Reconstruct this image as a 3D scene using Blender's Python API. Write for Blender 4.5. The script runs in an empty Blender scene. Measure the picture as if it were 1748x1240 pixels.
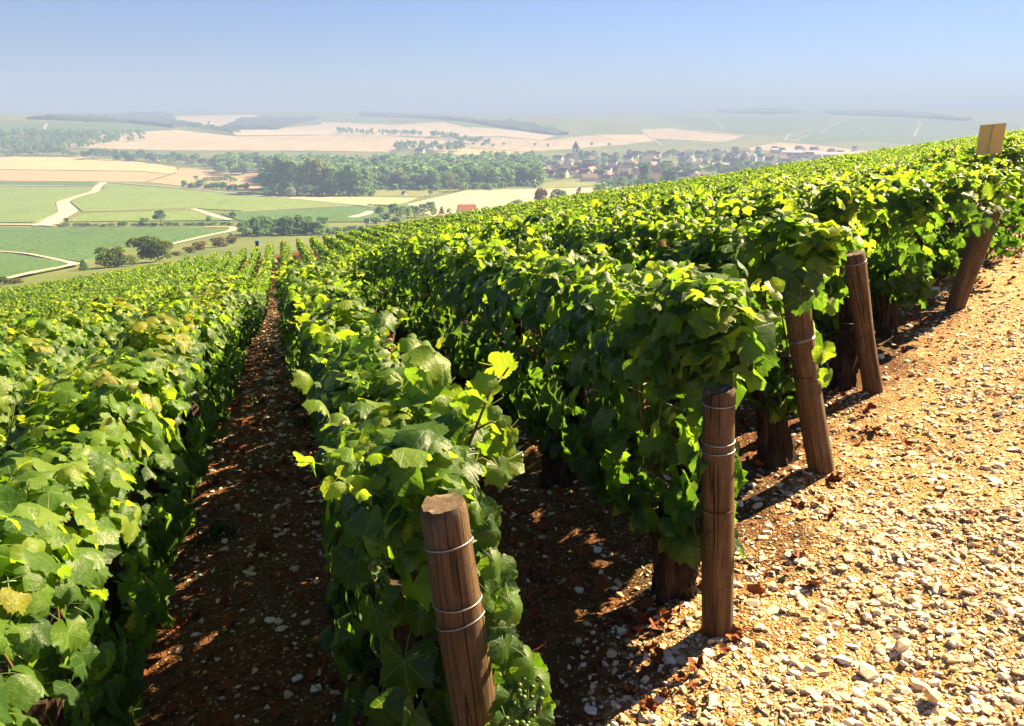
import bpy, bmesh, math, random
import numpy as np
from mathutils import Matrix, Vector

# ------------------------------------------------------------------ camera, sky, sun, exposure
scene = bpy.context.scene
root_col = scene.collection
link = root_col.objects.link
PITCH = math.radians(17.0)
FPX = 1360.0                       # focal length in photo pixels (1748 wide)
cam_data = bpy.data.cameras.new("camera")
cam_data.sensor_width = 36.0
cam_data.lens = 36.0 * FPX / 1748.0
cam_data.clip_start = 0.05
cam_data.clip_end = 40000.0
cam = bpy.data.objects.new("camera", cam_data)
cam.location = (0, 0, 0)
cam.rotation_euler = (math.pi / 2 - PITCH, 0, 0)
link(cam)
scene.camera = cam

SUN_AZ = math.radians(52.0)        # to the right of the view direction
SUN_EL = math.radians(35.0)
world = bpy.data.worlds.new("World")
scene.world = world
world.use_nodes = True
wn, wl = world.node_tree.nodes, world.node_tree.links
bg = wn["Background"]
sky = wn.new("ShaderNodeTexSky")
sky.sky_type = 'NISHITA'
sky.sun_disc = False
sky.sun_elevation = SUN_EL
sky.sun_rotation = SUN_AZ
sky.air_density = 1.0
sky.dust_density = 0.0
sky.ozone_density = 4.5
skc = wn.new("ShaderNodeMix"); skc.data_type = 'RGBA'; skc.blend_type = 'MULTIPLY'; skc.inputs[0].default_value = 1.0
skc.inputs[7].default_value = (.365, .378, .505, 1)
wl.new(sky.outputs[0], skc.inputs[6]); wl.new(skc.outputs[2], bg.inputs[0])
bg.inputs[1].default_value = 0.05

sun_data = bpy.data.lights.new("sun", 'SUN')
sun_data.energy = 5.0
sun_data.angle = math.radians(0.5)
sun_data.color = (1.0, 0.78, 0.45)
sun = bpy.data.objects.new("sun", sun_data)
sd = Vector((math.sin(SUN_AZ) * math.cos(SUN_EL), math.cos(SUN_AZ) * math.cos(SUN_EL), math.sin(SUN_EL)))
sun.rotation_euler = (-sd).to_track_quat('-Z', 'Y').to_euler()
sun.location = (60, 40, 60)
link(sun)

scene.view_settings.view_transform = 'Standard'
scene.view_settings.look = 'None'
scene.view_settings.gamma = 1.0
scene.view_settings.use_curve_mapping = False
scene.view_settings.exposure = 2.35
cy = scene.cycles
cy.use_denoising = True
cy.max_bounces = 7
cy.diffuse_bounces = 2
cy.glossy_bounces = 2
cy.transmission_bounces = 4
cy.volume_bounces = 0
cy.sample_clamp_indirect = 6.0
cy.caustics_reflective = False
cy.caustics_refractive = False

# ------------------------------------------------------------------ terrain function
RA = math.radians(16.2)            # vine rows run this far left of the view direction
CA, SA = math.cos(RA), math.sin(RA)
def to_uv(X, Y): return -X * SA + Y * CA, X * CA + Y * SA       # u along the rows, v across them
def to_xy(u, v): return v * CA - u * SA, v * SA + u * CA

def hermite(xs, ys):
    xs, ys = np.array(xs, float), np.array(ys, float)
    d = np.diff(ys) / np.diff(xs)
    m = np.concatenate([[d[0]], (d[1:] + d[:-1]) / 2, [d[-1]]])
    def f(x):
        x = np.asarray(x, float)
        xc = np.clip(x, xs[0], xs[-1])
        i = np.clip(np.searchsorted(xs, xc) - 1, 0, len(xs) - 2)
        h = xs[i + 1] - xs[i]
        t = (xc - xs[i]) / h
        r = ((2*t**3 - 3*t**2 + 1) * ys[i] + (t**3 - 2*t**2 + t) * h * m[i]
             + (-2*t**3 + 3*t**2) * ys[i + 1] + (t**3 - t**2) * h * m[i + 1])
        return r + np.where(x > xs[-1], (x - xs[-1]) * m[-1], 0) + np.where(x < xs[0], (x - xs[0]) * m[0], 0)
    return f
g_u = hermite([-12, 0, 2.2, 3.8, 6.5, 9.8, 13.5, 17, 25, 40, 65, 80, 110],
              [-1.5, -1.72, -1.82, -1.96, -2.25, -2.72, -3.4, -4.2, -5.7, -7.7, -10.3, -12.1, -16.0])
v_r = hermite([0, 75, 150, 200, 310, 400, 480, 650, 800, 1400, 1800, 2500, 3500, 5000, 7000, 9000],
              [-6, -14, -26.5, -32, -46, -51.5, -55.5, -62, -65, -65, -58, -35, 0, 33, 56, 66])

def smooth(x, a, b):
    t = np.clip((x - a) / (b - a), 0, 1)
    return t * t * (3 - 2 * t)

def gauss(x, c, s): return np.exp(-((x - c) / s) ** 2)

def H(X, Y):
    X = np.asarray(X, float); Y = np.asarray(Y, float)
    u, v = to_uv(X, Y)
    cross = 0.13 * (np.minimum(v, 20) - 1.42) + 0.11 * np.maximum(v - 20, 0)
    cross = np.clip(cross, -8, 14)
    near = g_u(np.clip(u, -60, 130)) + cross
    R = np.sqrt(X * X + Y * Y)
    az = np.degrees(np.arctan2(X, Y))
    far = v_r(R)
    far = far + 50 * gauss(az, -33, 11) * gauss(R, 2250, 520)
    far = far + 22 * gauss(az, -19, 7) * gauss(R, 3900, 500)
    far = far + 16 * gauss(az, 24, 17) * gauss(R, 4300, 1100)
    far = far + 12 * gauss(az, 2, 9) * gauss(R, 2900, 500)
    far = far + smooth(R, 1600, 3000) * (7 * np.sin(X / 410 + 1.3) * np.cos(Y / 530 + .4) + 4 * np.sin(X / 230 + Y / 350))
    far = far + smooth(R, 150, 300) * (1 - smooth(R, 900, 1500)) * 1.2 * np.sin(X / 60 + Y / 95)
    w = smooth(u, 71, 165 - 45 * smooth(v, 5, 30))
    w = np.maximum(w, smooth(np.abs(az), 75, 120) * smooth(R, 60, 200))
    return near * (1 - w) + far * w

def Hs(x, y): return float(H(np.array([x]), np.array([y]))[0])

CP, SP = math.cos(PITCH), math.sin(PITCH)
def ray(px, py):
    r, d = (px - 874.0) / FPX, (620.0 - py) / FPX
    return r, CP + SP * d, -SP + CP * d
def P(px, py, D):                   # the point that lies D metres deep behind a photo pixel
    r, f, u = ray(px, py)
    return Vector((r * D, f * D, u * D))
_DS = np.geomspace(90, 8800, 2600)
def at(px, py):                     # where the sight line meets the land beyond the vineyard
    r, f, u = ray(px, py)
    z = u * _DS; h = H(r * _DS, f * _DS)
    b = np.nonzero((z < h) & (_DS > (90 if px < 520 else 230 if px < 850 else 400)))[0]
    if not len(b): D = _DS[-1]
    elif b[0] == 0: D = _DS[0]
    else:
        i = b[0]; a0 = z[i-1] - h[i-1]; a1 = h[i] - z[i]
        D = _DS[i-1] + (_DS[i] - _DS[i-1]) * a0 / (a0 + a1 + 1e-9)
    x, y = r * D, f * D
    return Vector((x, y, Hs(x, y))), float(D)
_DN = np.linspace(0.8, 40, 4000)
def near_at(px, py):                # the same on the vineyard floor
    r, f, u = ray(px, py)
    b = np.nonzero(u * _DN < H(r * _DN, f * _DN))[0]
    D = _DN[b[0]] if len(b) else 40
    x, y = r * D, f * D
    return Vector((x, y, Hs(x, y)))

# ------------------------------------------------------------------ helpers
def tag(o, label=None, cat=None, group=None, kind=None):
    if label: o["label"] = label
    if cat: o["category"] = cat
    if group: o["group"] = group
    if kind: o["kind"] = kind
    return o
def empty(name, loc, rz=0.0):
    o = bpy.data.objects.new(name, None)
    o.location = loc; o.rotation_euler = (0, 0, rz); o.empty_display_size = 0.1
    link(o); return o
def place(name, me, parent=None, loc=(0, 0, 0), rot=None, scale=None):
    o = bpy.data.objects.new(name, me); link(o)
    o.location = loc
    if rot is not None: o.rotation_euler = rot
    if scale is not None: o.scale = scale
    if parent is not None: o.parent = parent
    return o

def np_mesh(name, V, F, mats, uv=None, attrs=None, smooth_shade=False, mat_idx=None):
    """V (n,3); F (m,k) triangles or quads, or a list of such arrays."""
    me = bpy.data.meshes.new(name)
    Fs = F if isinstance(F, list) else [F]
    Fs = [np.asarray(f, np.int32) for f in Fs if len(f)]
    V = np.asarray(V, np.float32)
    me.vertices.add(len(V)); me.vertices.foreach_set("co", V.ravel())
    loops = np.concatenate([f.ravel() for f in Fs])
    tot = np.concatenate([np.full(len(f), f.shape[1], np.int32) for f in Fs])
    start = np.concatenate([[0], np.cumsum(tot)[:-1]]).astype(np.int32)
    me.loops.add(len(loops)); me.loops.foreach_set("vertex_index", loops)
    me.polygons.add(len(tot)); me.polygons.foreach_set("loop_start", start)
    try: me.polygons.foreach_set("loop_total", tot)
    except Exception: pass
    for m in (mats if isinstance(mats, (list, tuple)) else [mats]): me.materials.append(m)
    if mat_idx is not None: me.polygons.foreach_set("material_index", np.asarray(mat_idx, np.int32))
    me.polygons.foreach_set("use_smooth", np.full(len(tot), smooth_shade, bool))
    if uv is not None:
        l = me.uv_layers.new(name="UVMap")
        l.data.foreach_set("uv", np.asarray(uv, np.float32)[loops].ravel())
    for k, a in (attrs or {}).items():
        at_ = me.attributes.new(k, 'FLOAT', 'POINT')
        at_.data.foreach_set("value", np.asarray(a, np.float32))
    me.update(calc_edges=True)
    me.validate()
    return me

def bm_mesh(name, bm, mat, smooth_shade=False):
    me = bpy.data.meshes.new(name); bm.to_mesh(me); bm.free()
    for m in (mat if isinstance(mat, (list, tuple)) else [mat]): me.materials.append(m)
    if smooth_shade: me.polygons.foreach_set("use_smooth", np.ones(len(me.polygons), bool))
    return me

def tube(pts, radii, n=8, cap=True, wob=None):
    """vertices, quads and cap triangles of a tube through the points"""
    pts = np.asarray(pts, float); k = len(pts)
    T = np.gradient(pts, axis=0); T /= np.linalg.norm(T, axis=1)[:, None] + 1e-12
    ref = np.array([1.0, 0, 0]) if abs(T[0, 0]) < .8 else np.array([0, 1.0, 0])
    V = []
    for i in range(k):
        a = ref - T[i] * np.dot(ref, T[i]); a /= np.linalg.norm(a); ref = a
        b = np.cross(T[i], a)
        ang = np.arange(n) * 2 * math.pi / n
        r = radii[i] * (np.ones(n) if wob is None else wob[i])
        V.append(pts[i] + (np.cos(ang) * r)[:, None] * a + (np.sin(ang) * r)[:, None] * b)
    V = np.concatenate(V)
    F = []
    for i in range(k - 1):
        for j in range(n):
            j2 = (j + 1) % n
            F.append((i*n + j, i*n + j2, (i+1)*n + j2, (i+1)*n + j))
    T3 = []
    if cap:
        V = np.concatenate([V, pts[:1], pts[-1:]]); c0, c1 = len(V) - 2, len(V) - 1
        for j in range(n):
            T3.append((c0, (j + 1) % n, j)); T3.append((c1, (k-1)*n + j, (k-1)*n + (j+1) % n))
    return V, np.array(F, np.int32), np.array(T3, np.int32).reshape(-1, 3)

def vnoise(x, y, seed=0):           # smooth value noise on arrays
    xi, yi = np.floor(x).astype(np.int64), np.floor(y).astype(np.int64)
    fx, fy = x - xi, y - yi
    fx, fy = fx*fx*(3-2*fx), fy*fy*(3-2*fy)
    def h(a, b):
        n = (a * 374761393 + b * 668265263 + seed * 1442695041) & 0xffffffff
        n = ((n ^ (n >> 13)) * 1274126177) & 0xffffffff
        return ((n ^ (n >> 16)) & 0xffff) / 65535.0
    return ((h(xi, yi)*(1-fx) + h(xi+1, yi)*fx)*(1-fy) + (h(xi, yi+1)*(1-fx) + h(xi+1, yi+1)*fx)*fy)

# ------------------------------------------------------------------ materials
class MB:
    """small node-building helper"""
    def __init__(s, name):
        s.m = bpy.data.materials.new(name); s.m.use_nodes = True
        s.nt = s.m.node_tree; s.N = s.nt.nodes; s.L = s.nt.links
        s.out = s.N["Material Output"]; s.bsdf = s.N["Principled BSDF"]
    def n(s, t, **k):
        o = s.N.new(t)
        for a, b in k.items(): setattr(o, a, b)
        return o
    def put(s, sock, val):
        if hasattr(val, "is_output") or isinstance(val, bpy.types.NodeSocket): s.L.new(val, sock)
        elif isinstance(val, (tuple, list)) and len(val) == 3 and sock.type == 'RGBA': sock.default_value = (*val, 1)
        else: sock.default_value = val
    def math(s, op, a, b=0.0, c=None, clamp=False):
        o = s.n("ShaderNodeMath", operation=op, use_clamp=clamp)
        s.put(o.inputs[0], a); s.put(o.inputs[1], b)
        if c is not None: s.put(o.inputs[2], c)
        return o.outputs[0]
    def mix(s, f, a, b, blend='MIX'):
        o = s.n("ShaderNodeMix", data_type='RGBA', blend_type=blend)
        s.put(o.inputs[0], f); s.put(o.inputs[6], a); s.put(o.inputs[7], b)
        return o.outputs[2]
    def noise(s, vec, scale, detail=4, rough=.55, dist=0.0):
        o = s.n("ShaderNodeTexNoise")
        if vec is not None: s.L.new(vec, o.inputs["Vector"])
        o.inputs["Scale"].default_value = scale; o.inputs["Detail"].default_value = detail
        o.inputs["Roughness"].default_value = rough; o.inputs["Distortion"].default_value = dist
        return o.outputs[0]
    def vor(s, vec, scale, feature='F1', out=0, rnd=1.0):
        o = s.n("ShaderNodeTexVoronoi", feature=feature)
        if vec is not None: s.L.new(vec, o.inputs["Vector"])
        o.inputs["Scale"].default_value = scale
        o.inputs["Randomness"].default_value = rnd
        return o.outputs[out]
    def ramp(s, f, stops):
        o = s.n("ShaderNodeValToRGB"); e = o.color_ramp.elements
        while len(e) < len(stops): e.new(.5)
        for el, (p, c) in zip(e, stops): el.position = p; el.color = (*c, 1)
        s.L.new(f, o.inputs[0]); return o.outputs[0]
    def step(s, f, a, b):
        o = s.n("ShaderNodeMapRange", interpolation_type='SMOOTHSTEP')
        s.put(o.inputs[0], f); o.inputs[1].default_value = a; o.inputs[2].default_value = b
        return o.outputs[0]
    def coord(s, out="Object", scale=None, rot=None):
        t = s.n("ShaderNodeTexCoord").outputs[out]
        if scale or rot:
            m = s.n("ShaderNodeMapping")
            s.L.new(t, m.inputs[0])
            if scale: m.inputs["Scale"].default_value = scale
            if rot: m.inputs["Rotation"].default_value = rot
            t = m.outputs[0]
        return t
    def attr(s, name, typ='GEOMETRY', out=2):
        o = s.n("ShaderNodeAttribute", attribute_type=typ, attribute_name=name); return o.outputs[out]
    def bump(s, h, strength=.5, dist=.01):
        o = s.n("ShaderNodeBump"); o.inputs["Strength"].default_value = strength; o.inputs["Distance"].default_value = dist
        s.L.new(h, o.inputs["Height"]); s.L.new(o.outputs[0], s.bsdf.inputs["Normal"]); return o.outputs[0]
    def set(s, color=None, rough=None, spec=None, metal=None):
        b = s.bsdf.inputs
        if color is not None: s.put(b["Base Color"], color)
        if rough is not None: s.put(b["Roughness"], rough)
        if spec is not None: s.put(b["Specular IOR Level"], spec)
        if metal is not None: s.put(b["Metallic"], metal)
        return s

def leaf_material(name, veins):
    m = MB(name)
    tint = m.math('ADD', m.attr("tint"), m.attr("tint", 'OBJECT'))
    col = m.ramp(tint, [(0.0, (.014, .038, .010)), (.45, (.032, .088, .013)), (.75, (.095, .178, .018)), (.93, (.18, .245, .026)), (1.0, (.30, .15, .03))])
    tr = m.ramp(tint, [(0.0, (.04, .12, .008)), (.45, (.14, .30, .012)), (.75, (.36, .58, .020)), (.93, (.60, .70, .03)), (1.0, (.5, .28, .04))])  # high tints carry the sunlit tops' glow, low tints the shaded walls
    uvn = m.n("ShaderNodeUVMap").outputs[0]
    geo = m.n("ShaderNodeNewGeometry")
    if veins:
        sep = m.n("ShaderNodeSeparateXYZ"); m.L.new(uvn, sep.inputs[0])
        x = m.math('ABSOLUTE', sep.outputs[0]); y = sep.outputs[1]
        best = None
        for deg in (0, 52, 112):
            a = math.radians(deg); dx, dy = math.sin(a), math.cos(a)
            along = m.math('ADD', m.math('MULTIPLY', x, dx), m.math('MULTIPLY', y, dy))
            perp = m.math('ABSOLUTE', m.math('SUBTRACT', m.math('MULTIPLY', x, dy), m.math('MULTIPLY', y, dx)))
            bad = m.math('MULTIPLY', m.math('LESS_THAN', along, 0.0), 1.0)
            # side veins leave each main vein at an angle
            saw = m.math('FRACT', m.math('MULTIPLY', m.math('SUBTRACT', along, m.math('MULTIPLY', perp, .9)), 8.0))
            side = m.math('ADD', m.math('ADD', m.math('MULTIPLY', m.math('ABSOLUTE', m.math('SUBTRACT', saw, .5)), .085), .008), m.math('MULTIPLY', perp, .05))
            main = m.math('ADD', perp, m.math('MULTIPLY', along, .012))
            d = m.math('ADD', m.math('MINIMUM', main, m.math('ADD', side, m.math('MULTIPLY', m.math('GREATER_THAN', perp, .22), 1.0))), bad)
            best = d if best is None else m.math('MINIMUM', best, d)
        vein = m.math('SUBTRACT', 1.0, m.step(best, .005, .016), clamp=True)
        vein = m.math('MULTIPLY', vein, .42)
        col = m.mix(vein, col, (.20, .27, .07)); tr = m.mix(vein, tr, (.55, .62, .12))
        nz = m.noise(uvn, 9, 3)
        b = m.n("ShaderNodeBump"); b.inputs["Strength"].default_value = .55; b.inputs["Distance"].default_value = .006
        m.L.new(m.math('ADD', m.math('MULTIPLY', nz, .9), m.math('MULTIPLY', vein, -.5)), b.inputs["Height"])
        nrm = b.outputs[0]
        m.L.new(nrm, m.bsdf.inputs["Normal"])
        spot = m.step(m.noise(m.coord("Object"), 6, 2), .66, .74)
        col = m.mix(m.math('MULTIPLY', spot, .35), col, (.16, .15, .05))
    under = m.math('MULTIPLY', geo.outputs["Backfacing"], .45)
    col = m.mix(under, col, (.13, .19, .075))
    m.set(color=col, rough=.46, spec=.38)
    t = m.n("ShaderNodeBsdfTranslucent"); m.put(t.inputs[0], tr)
    if veins: m.L.new(nrm, t.inputs[1])
    mx = m.n("ShaderNodeMixShader"); mx.inputs[0].default_value = .48
    m.L.new(m.bsdf.outputs[0], mx.inputs[1]); m.L.new(t.outputs[0], mx.inputs[2]); m.L.new(mx.outputs[0], m.out.inputs[0])
    return m.m

def crown_material(name, c0, c1, c2):
    m = MB(name)
    tint = m.attr("tint")
    rnd = m.n("ShaderNodeObjectInfo").outputs["Random"]
    f = m.math('ADD', m.math('MULTIPLY', tint, .75), m.math('MULTIPLY', rnd, .25))
    m.set(color=m.ramp(f, [(0, c0), (.55, c1), (1, c2)]), rough=.7, spec=.15)
    t = m.n("ShaderNodeBsdfTranslucent"); m.put(t.inputs[0], m.ramp(f, [(0, tuple(2.8*c for c in c0)), (1, tuple(2.8*c for c in c2))]))
    mx = m.n("ShaderNodeMixShader"); mx.inputs[0].default_value = .40
    m.L.new(m.bsdf.outputs[0], mx.inputs[1]); m.L.new(t.outputs[0], mx.inputs[2]); m.L.new(mx.outputs[0], m.out.inputs[0])
    return m.m

M = {}
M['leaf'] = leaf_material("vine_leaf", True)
M['leaf_far'] = leaf_material("vine_leaf_distant", False)
M['crown_dark'] = crown_material("crown_dark", (.034, .090, .040), (.072, .165, .062), (.12, .22, .075))
M['crown_mid'] = crown_material("crown_mid", (.05, .11, .040), (.10, .20, .062), (.16, .26, .08))
M['crown_pale'] = crown_material("crown_pale", (.06, .08, .03), (.11, .15, .05), (.17, .21, .08))
M['crown_silver'] = crown_material("crown_silver", (.10, .12, .09), (.17, .20, .14), (.25, .28, .2))
M['crown_copper'] = crown_material("crown_copper", (.03, .014, .012), (.065, .03, .022), (.10, .05, .03))
M['crown_olive'] = crown_material("crown_olive", (.035, .058, .011), (.075, .11, .018), (.13, .17, .028))
M['crown_rust'] = crown_material("crown_rust", (.06, .055, .012), (.12, .10, .022), (.18, .15, .035))

def simple(name, color, rough=.8, var=None, scale=3.0, spec=.2, metal=0.0, rnd=0.0):
    m = MB(name)
    c = color
    if var is not None:
        f = m.noise(m.coord("Object"), scale, 5)
        if rnd: f = m.math('ADD', m.math('MULTIPLY', f, 1 - rnd), m.math('MULTIPLY', m.n("ShaderNodeObjectInfo").outputs["Random"], rnd))
        c = m.ramp(f, [(.3, color), (.7, var)])
    m.set(color=c, rough=rough, spec=spec, metal=metal)
    return m.m

def wood_material():
    m = MB("weathered_post_wood")
    rnd = m.n("ShaderNodeObjectInfo").outputs["Random"]
    off = m.n("ShaderNodeVectorMath", operation='ADD')
    m.L.new(m.n("ShaderNodeTexCoord").outputs["Object"], off.inputs[0]); m.L.new(m.math('MULTIPLY', rnd, 7.0), off.inputs[1])
    def co(sz):
        mp = m.n("ShaderNodeMapping"); m.L.new(off.outputs[0], mp.inputs[0]); mp.inputs["Scale"].default_value = (1, 1, sz); return mp.outputs[0]
    grain = m.noise(co(.045), 150, 5, .7, .25)
    broad = m.noise(co(.06), 30, 4, .6, .4)
    blotch = m.noise(co(.5), 9, 5, .65)
    rings = m.noise(co(2.4), 7, 4, .6)
    c = m.ramp(m.math('ADD', m.math('MULTIPLY', grain, .6), m.math('MULTIPLY', broad, .4)), [(.34, (.030, .016, .008)), (.48, (.095, .052, .024)), (.60, (.165, .098, .050)), (.74, (.28, .19, .115))])
    c = m.mix(m.math('MULTIPLY', m.step(blotch, .48, .68), .55), c, (.145, .112, .078))
    c = m.mix(m.math('MULTIPLY', m.step(rings, .52, .66), .6), c, (.115, .045, .016))
    c = m.mix(m.math('MULTIPLY', m.step(rings, .44, .30), .65), c, (.040, .024, .015))
    crk = m.noise(co(.022), 19, 2, .5, .2)
    crack = m.math('SUBTRACT', 1, m.math('MULTIPLY', m.math('ABSOLUTE', m.math('SUBTRACT', crk, .44)), 60), clamp=True)
    crack = m.math('MULTIPLY', crack, m.step(m.noise(co(.8), 5, 2), .40, .55))
    c = m.mix(m.math('MULTIPLY', crack, .95), c, (.008, .005, .003))
    knot = m.step(m.vor(co(.6), 6), .085, .03)
    c = m.mix(knot, c, (.030, .016, .009))
    c = m.mix(m.math('MULTIPLY', rnd, .25), c, m.mix(grain, (.05, .038, .026), (.27, .21, .14)))
    m.set(color=c, rough=.8, spec=.2)
    m.bump(m.math('SUBTRACT', m.math('ADD', grain, m.math('MULTIPLY', broad, .5)), m.math('MULTIPLY', crack, 1.6)), .9, .008)
    return m.m
M['wood'] = wood_material()

def endgrain_material():
    m = MB("post_end_grain")
    co = m.coord("Object")
    w = m.n("ShaderNodeTexWave", wave_type='RINGS', rings_direction='Z')
    m.L.new(co, w.inputs[0]); w.inputs["Scale"].default_value = 40; w.inputs["Distortion"].default_value = 3
    n = m.noise(co, 30, 4)
    c = m.mix(m.math('MULTIPLY', w.outputs[1], .4), (.13, .09, .06), (.05, .032, .02))
    c = m.mix(m.step(n, .45, .7), c, (.26, .21, .14))
    m.set(color=c, rough=.85, spec=.2); m.bump(n, .6, .006); return m.m
M['endgrain'] = endgrain_material()

def bark_material():
    m = MB("vine_bark")
    co = m.coord("Object", scale=(1, 1, .14))
    n = m.noise(co, 38, 6, .65, .6)
    n2 = m.noise(m.coord("Object"), 9, 3)
    c = m.ramp(n, [(.34, (.010, .006, .004)), (.54, (.042, .026, .017)), (.76, (.12, .080, .052))])
    c = m.mix(m.math('MULTIPLY', m.step(n2, .5, .7), .4), c, (.10, .075, .055))
    m.set(color=c, rough=.9, spec=.15); m.bump(n, 1.0, .016); return m.m
M['bark'] = bark_material()
M['trunk'] = simple("tree_bark", (.05, .04, .03), .9, (.10, .085, .065), 2.0)
M['shoot'] = simple("vine_shoot", (.09, .045, .018), .6, (.13, .12, .03), 14)
M['wire'] = simple("galvanised_wire", (.42, .41, .40), .45, (.30, .29, .28), 60, metal=.9)
M['rust'] = simple("rusty_wire", (.10, .035, .014), .85, (.19, .08, .03), 60, metal=.2)
M['grape'] = simple("green_grape", (.05, .10, .016), .4, (.075, .13, .02), 20, spec=.5)

def ground_material():
    m = MB("vineyard_soil_and_gravel")
    co = m.coord("Object")
    gr = m.attr("gravel")
    n1 = m.noise(co, 2.2, 5, .6); n2 = m.noise(co, 26, 6, .65); n3 = m.noise(co, 120, 3, .6)
    soil = m.ramp(n2, [(.3, (.054, .018, .007)), (.5, (.130, .048, .016)), (.72, (.24, .108, .038))])
    soil = m.mix(m.math('MULTIPLY', m.step(n1, .48, .62), .55), soil, (.070, .058, .016))     # mossy film
    chips = m.vor(co, 70, out=1); d = m.vor(co, 70, out=0)
    sepc = m.n("ShaderNodeSeparateColor"); m.L.new(chips, sepc.inputs[0])
    onchip = m.math('MULTIPLY', m.step(sepc.outputs[0], .80, .84), m.step(d, .42, .34))
    soil = m.mix(m.math('MULTIPLY', onchip, .8), soil, (.46, .34, .20))
    v1 = m.vor(co, 46, out=1); d1 = m.vor(co, 46, out=0); e1 = m.vor(co, 46, 'DISTANCE_TO_EDGE')
    sp = m.n("ShaderNodeSeparateColor"); m.L.new(v1, sp.inputs[0])
    peb = m.ramp(sp.outputs[0], [(0, (.34, .20, .070)), (.5, (.52, .36, .15)), (1, (.70, .58, .36))])
    earth = m.ramp(n2, [(.3, (.26, .115, .038)), (.55, (.48, .25, .090)), (.75, (.60, .37, .17))])
    track = m.mix(m.math('MULTIPLY', m.step(e1, .03, .10), m.step(sp.outputs[1], .25, .4)), earth, peb)
    track = m.mix(m.step(n1, .60, .36), track, m.mix(.45, track, (.22, .105, .030)))
    m.set(color=m.mix(m.step(m.math('ADD', gr, m.math('MULTIPLY', m.math('SUBTRACT', n2, .5), .8)), .25, .75), soil, track), rough=.92, spec=.15)
    h = m.math('ADD', m.math('MULTIPLY', n2, .8), m.math('ADD', m.math('MULTIPLY', m.step(e1, 0, .25), .5), m.math('MULTIPLY', n3, .35)))
    m.bump(h, .9, .012)
    return m.m
M['ground'] = ground_material()

def stone_material():
    m = MB("limestone")
    r = m.math('ADD', m.attr("tint"), m.math('MULTIPLY', m.n("ShaderNodeObjectInfo").outputs["Random"], m.attr("single", 'OBJECT')))
    c = m.ramp(r, [(0, (.38, .22, .10)), (.3, (.56, .39, .22)), (.65, (.72, .56, .40)), (1, (.82, .71, .60))])
    n = m.noise(m.coord("Object"), 60, 4)
    c = m.mix(m.math('MULTIPLY', m.step(n, .52, .72), .35), c, (.28, .18, .09))
    m.set(color=c, rough=.85, spec=.25); m.bump(n, .35, .004); return m.m
M['stone'] = stone_material()
M['dry_leaf'] = simple("dead_leaf", (.13, .032, .010), .75, (.34, .105, .026), 9, rnd=.6)
M['twig'] = simple("dry_twig", (.07, .038, .02), .85, (.20, .13, .075), 20, rnd=.6)
M['weed'] = simple("weed_green", (.03, .05, .012), .7, (.07, .10, .02), 9)
M['drygrass'] = simple("dry_grass", (.12, .12, .03), .8, (.22, .19, .06), 9)

def land_material():
    m = MB("valley_grassland")
    co = m.coord("Object")
    n = m.noise(co, .012, 5); n2 = m.noise(co, .22, 5, .65)
    c = m.ramp(n, [(.3, (.085, .135, .035)), (.5, (.15, .185, .055)), (.68, (.22, .21, .085))])
    c = m.mix(m.math('MULTIPLY', n2, .5), c, (.07, .085, .025))
    m.set(color=c, rough=.95, spec=.1); return m.m
M['land'] = land_material()

def field_material(name, c0, c1, stripe_dir=0.0, stripe=.25, period=6.0, patch=.02, grain=1.2, dark=None):
    m = MB(name)
    co = m.coord("Object"); rc = m.coord("Object", rot=(0, 0, stripe_dir))
    n = m.noise(co, patch, 4); n2 = m.noise(co, grain, 4, .7)
    w = m.n("ShaderNodeTexWave", wave_type='BANDS', bands_direction='X'); m.L.new(rc, w.inputs[0])
    w.inputs["Scale"].default_value = 1.0 / period * .314 ; w.inputs["Distortion"].default_value = .5; w.inputs["Detail"].default_value = 2
    f = m.math('ADD', m.math('MULTIPLY', n, .75), m.math('ADD', m.math('MULTIPLY', w.outputs[1], stripe), m.math('MULTIPLY', n2, .35)))
    n3 = m.noise(m.coord("Object", scale=(1, .12, 1), rot=(0, 0, stripe_dir)), grain * .55, 3)
    f = m.math('ADD', f, m.math('MULTIPLY', m.math('SUBTRACT', n3, .5), 1.5))
    c = m.ramp(f, [(.25, c0), (.95, c1)])
    if dark is not None:
        c = m.mix(m.math('MULTIPLY', m.step(n2, .52, .35), .85), c, dark)
    m.set(color=c, rough=.95, spec=.08)
    if dark is not None: m.bump(n2, 1.0, .5)
    return m.m
M['wheat'] = field_material("wheat_stubble", (.40, .28, .13), (.52, .40, .21), .5, .45, 11)
M['tan'] = field_material("tilled_tan_field", (.31, .21, .115), (.42, .30, .17), 1.5, .5, 10)
M['pink'] = field_material("pale_dry_field", (.32, .245, .165), (.45, .365, .25), .9, .2, 22, .006, .1)
M['cream'] = field_material("pale_stubble_field", (.42, .34, .22), (.50, .42, .29), .3, .15, 25, .006, .1)
M['vine_a'] = field_material("vineyard_light", (.095, .165, .045), (.20, .275, .075), .35, .55, 3.6, .02, .55, (.04, .075, .02))
M['vine_b'] = field_material("vineyard_deep", (.045, .105, .034), (.10, .185, .055), 1.2, .55, 3.4, .02, .6, (.022, .05, .016))
M['vine_c'] = field_material("vineyard_hill", (.05, .10, .05), (.09, .14, .065), .2, .6, 16, .01, .08)
M['forest'] = field_material("forest_canopy", (.018, .034, .014), (.05, .08, .03), 0, 0, 10, .03, .12)
M['meadow'] = field_material("meadow_grass", (.16, .19, .06), (.24, .25, .09), .4, .1, 10, .03, .4)
M['road_white'] = simple("chalk_road", (.42, .34, .25), .95, (.54, .46, .35), .15)
M['road_grey'] = simple("asphalt_lane", (.28, .27, .26), .9, (.36, .34, .31), .1)
M['roof_brown'] = simple("brown_roof_tile", (.19, .105, .08), .85, (.38, .235, .18), .05, rnd=.8)
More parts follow.
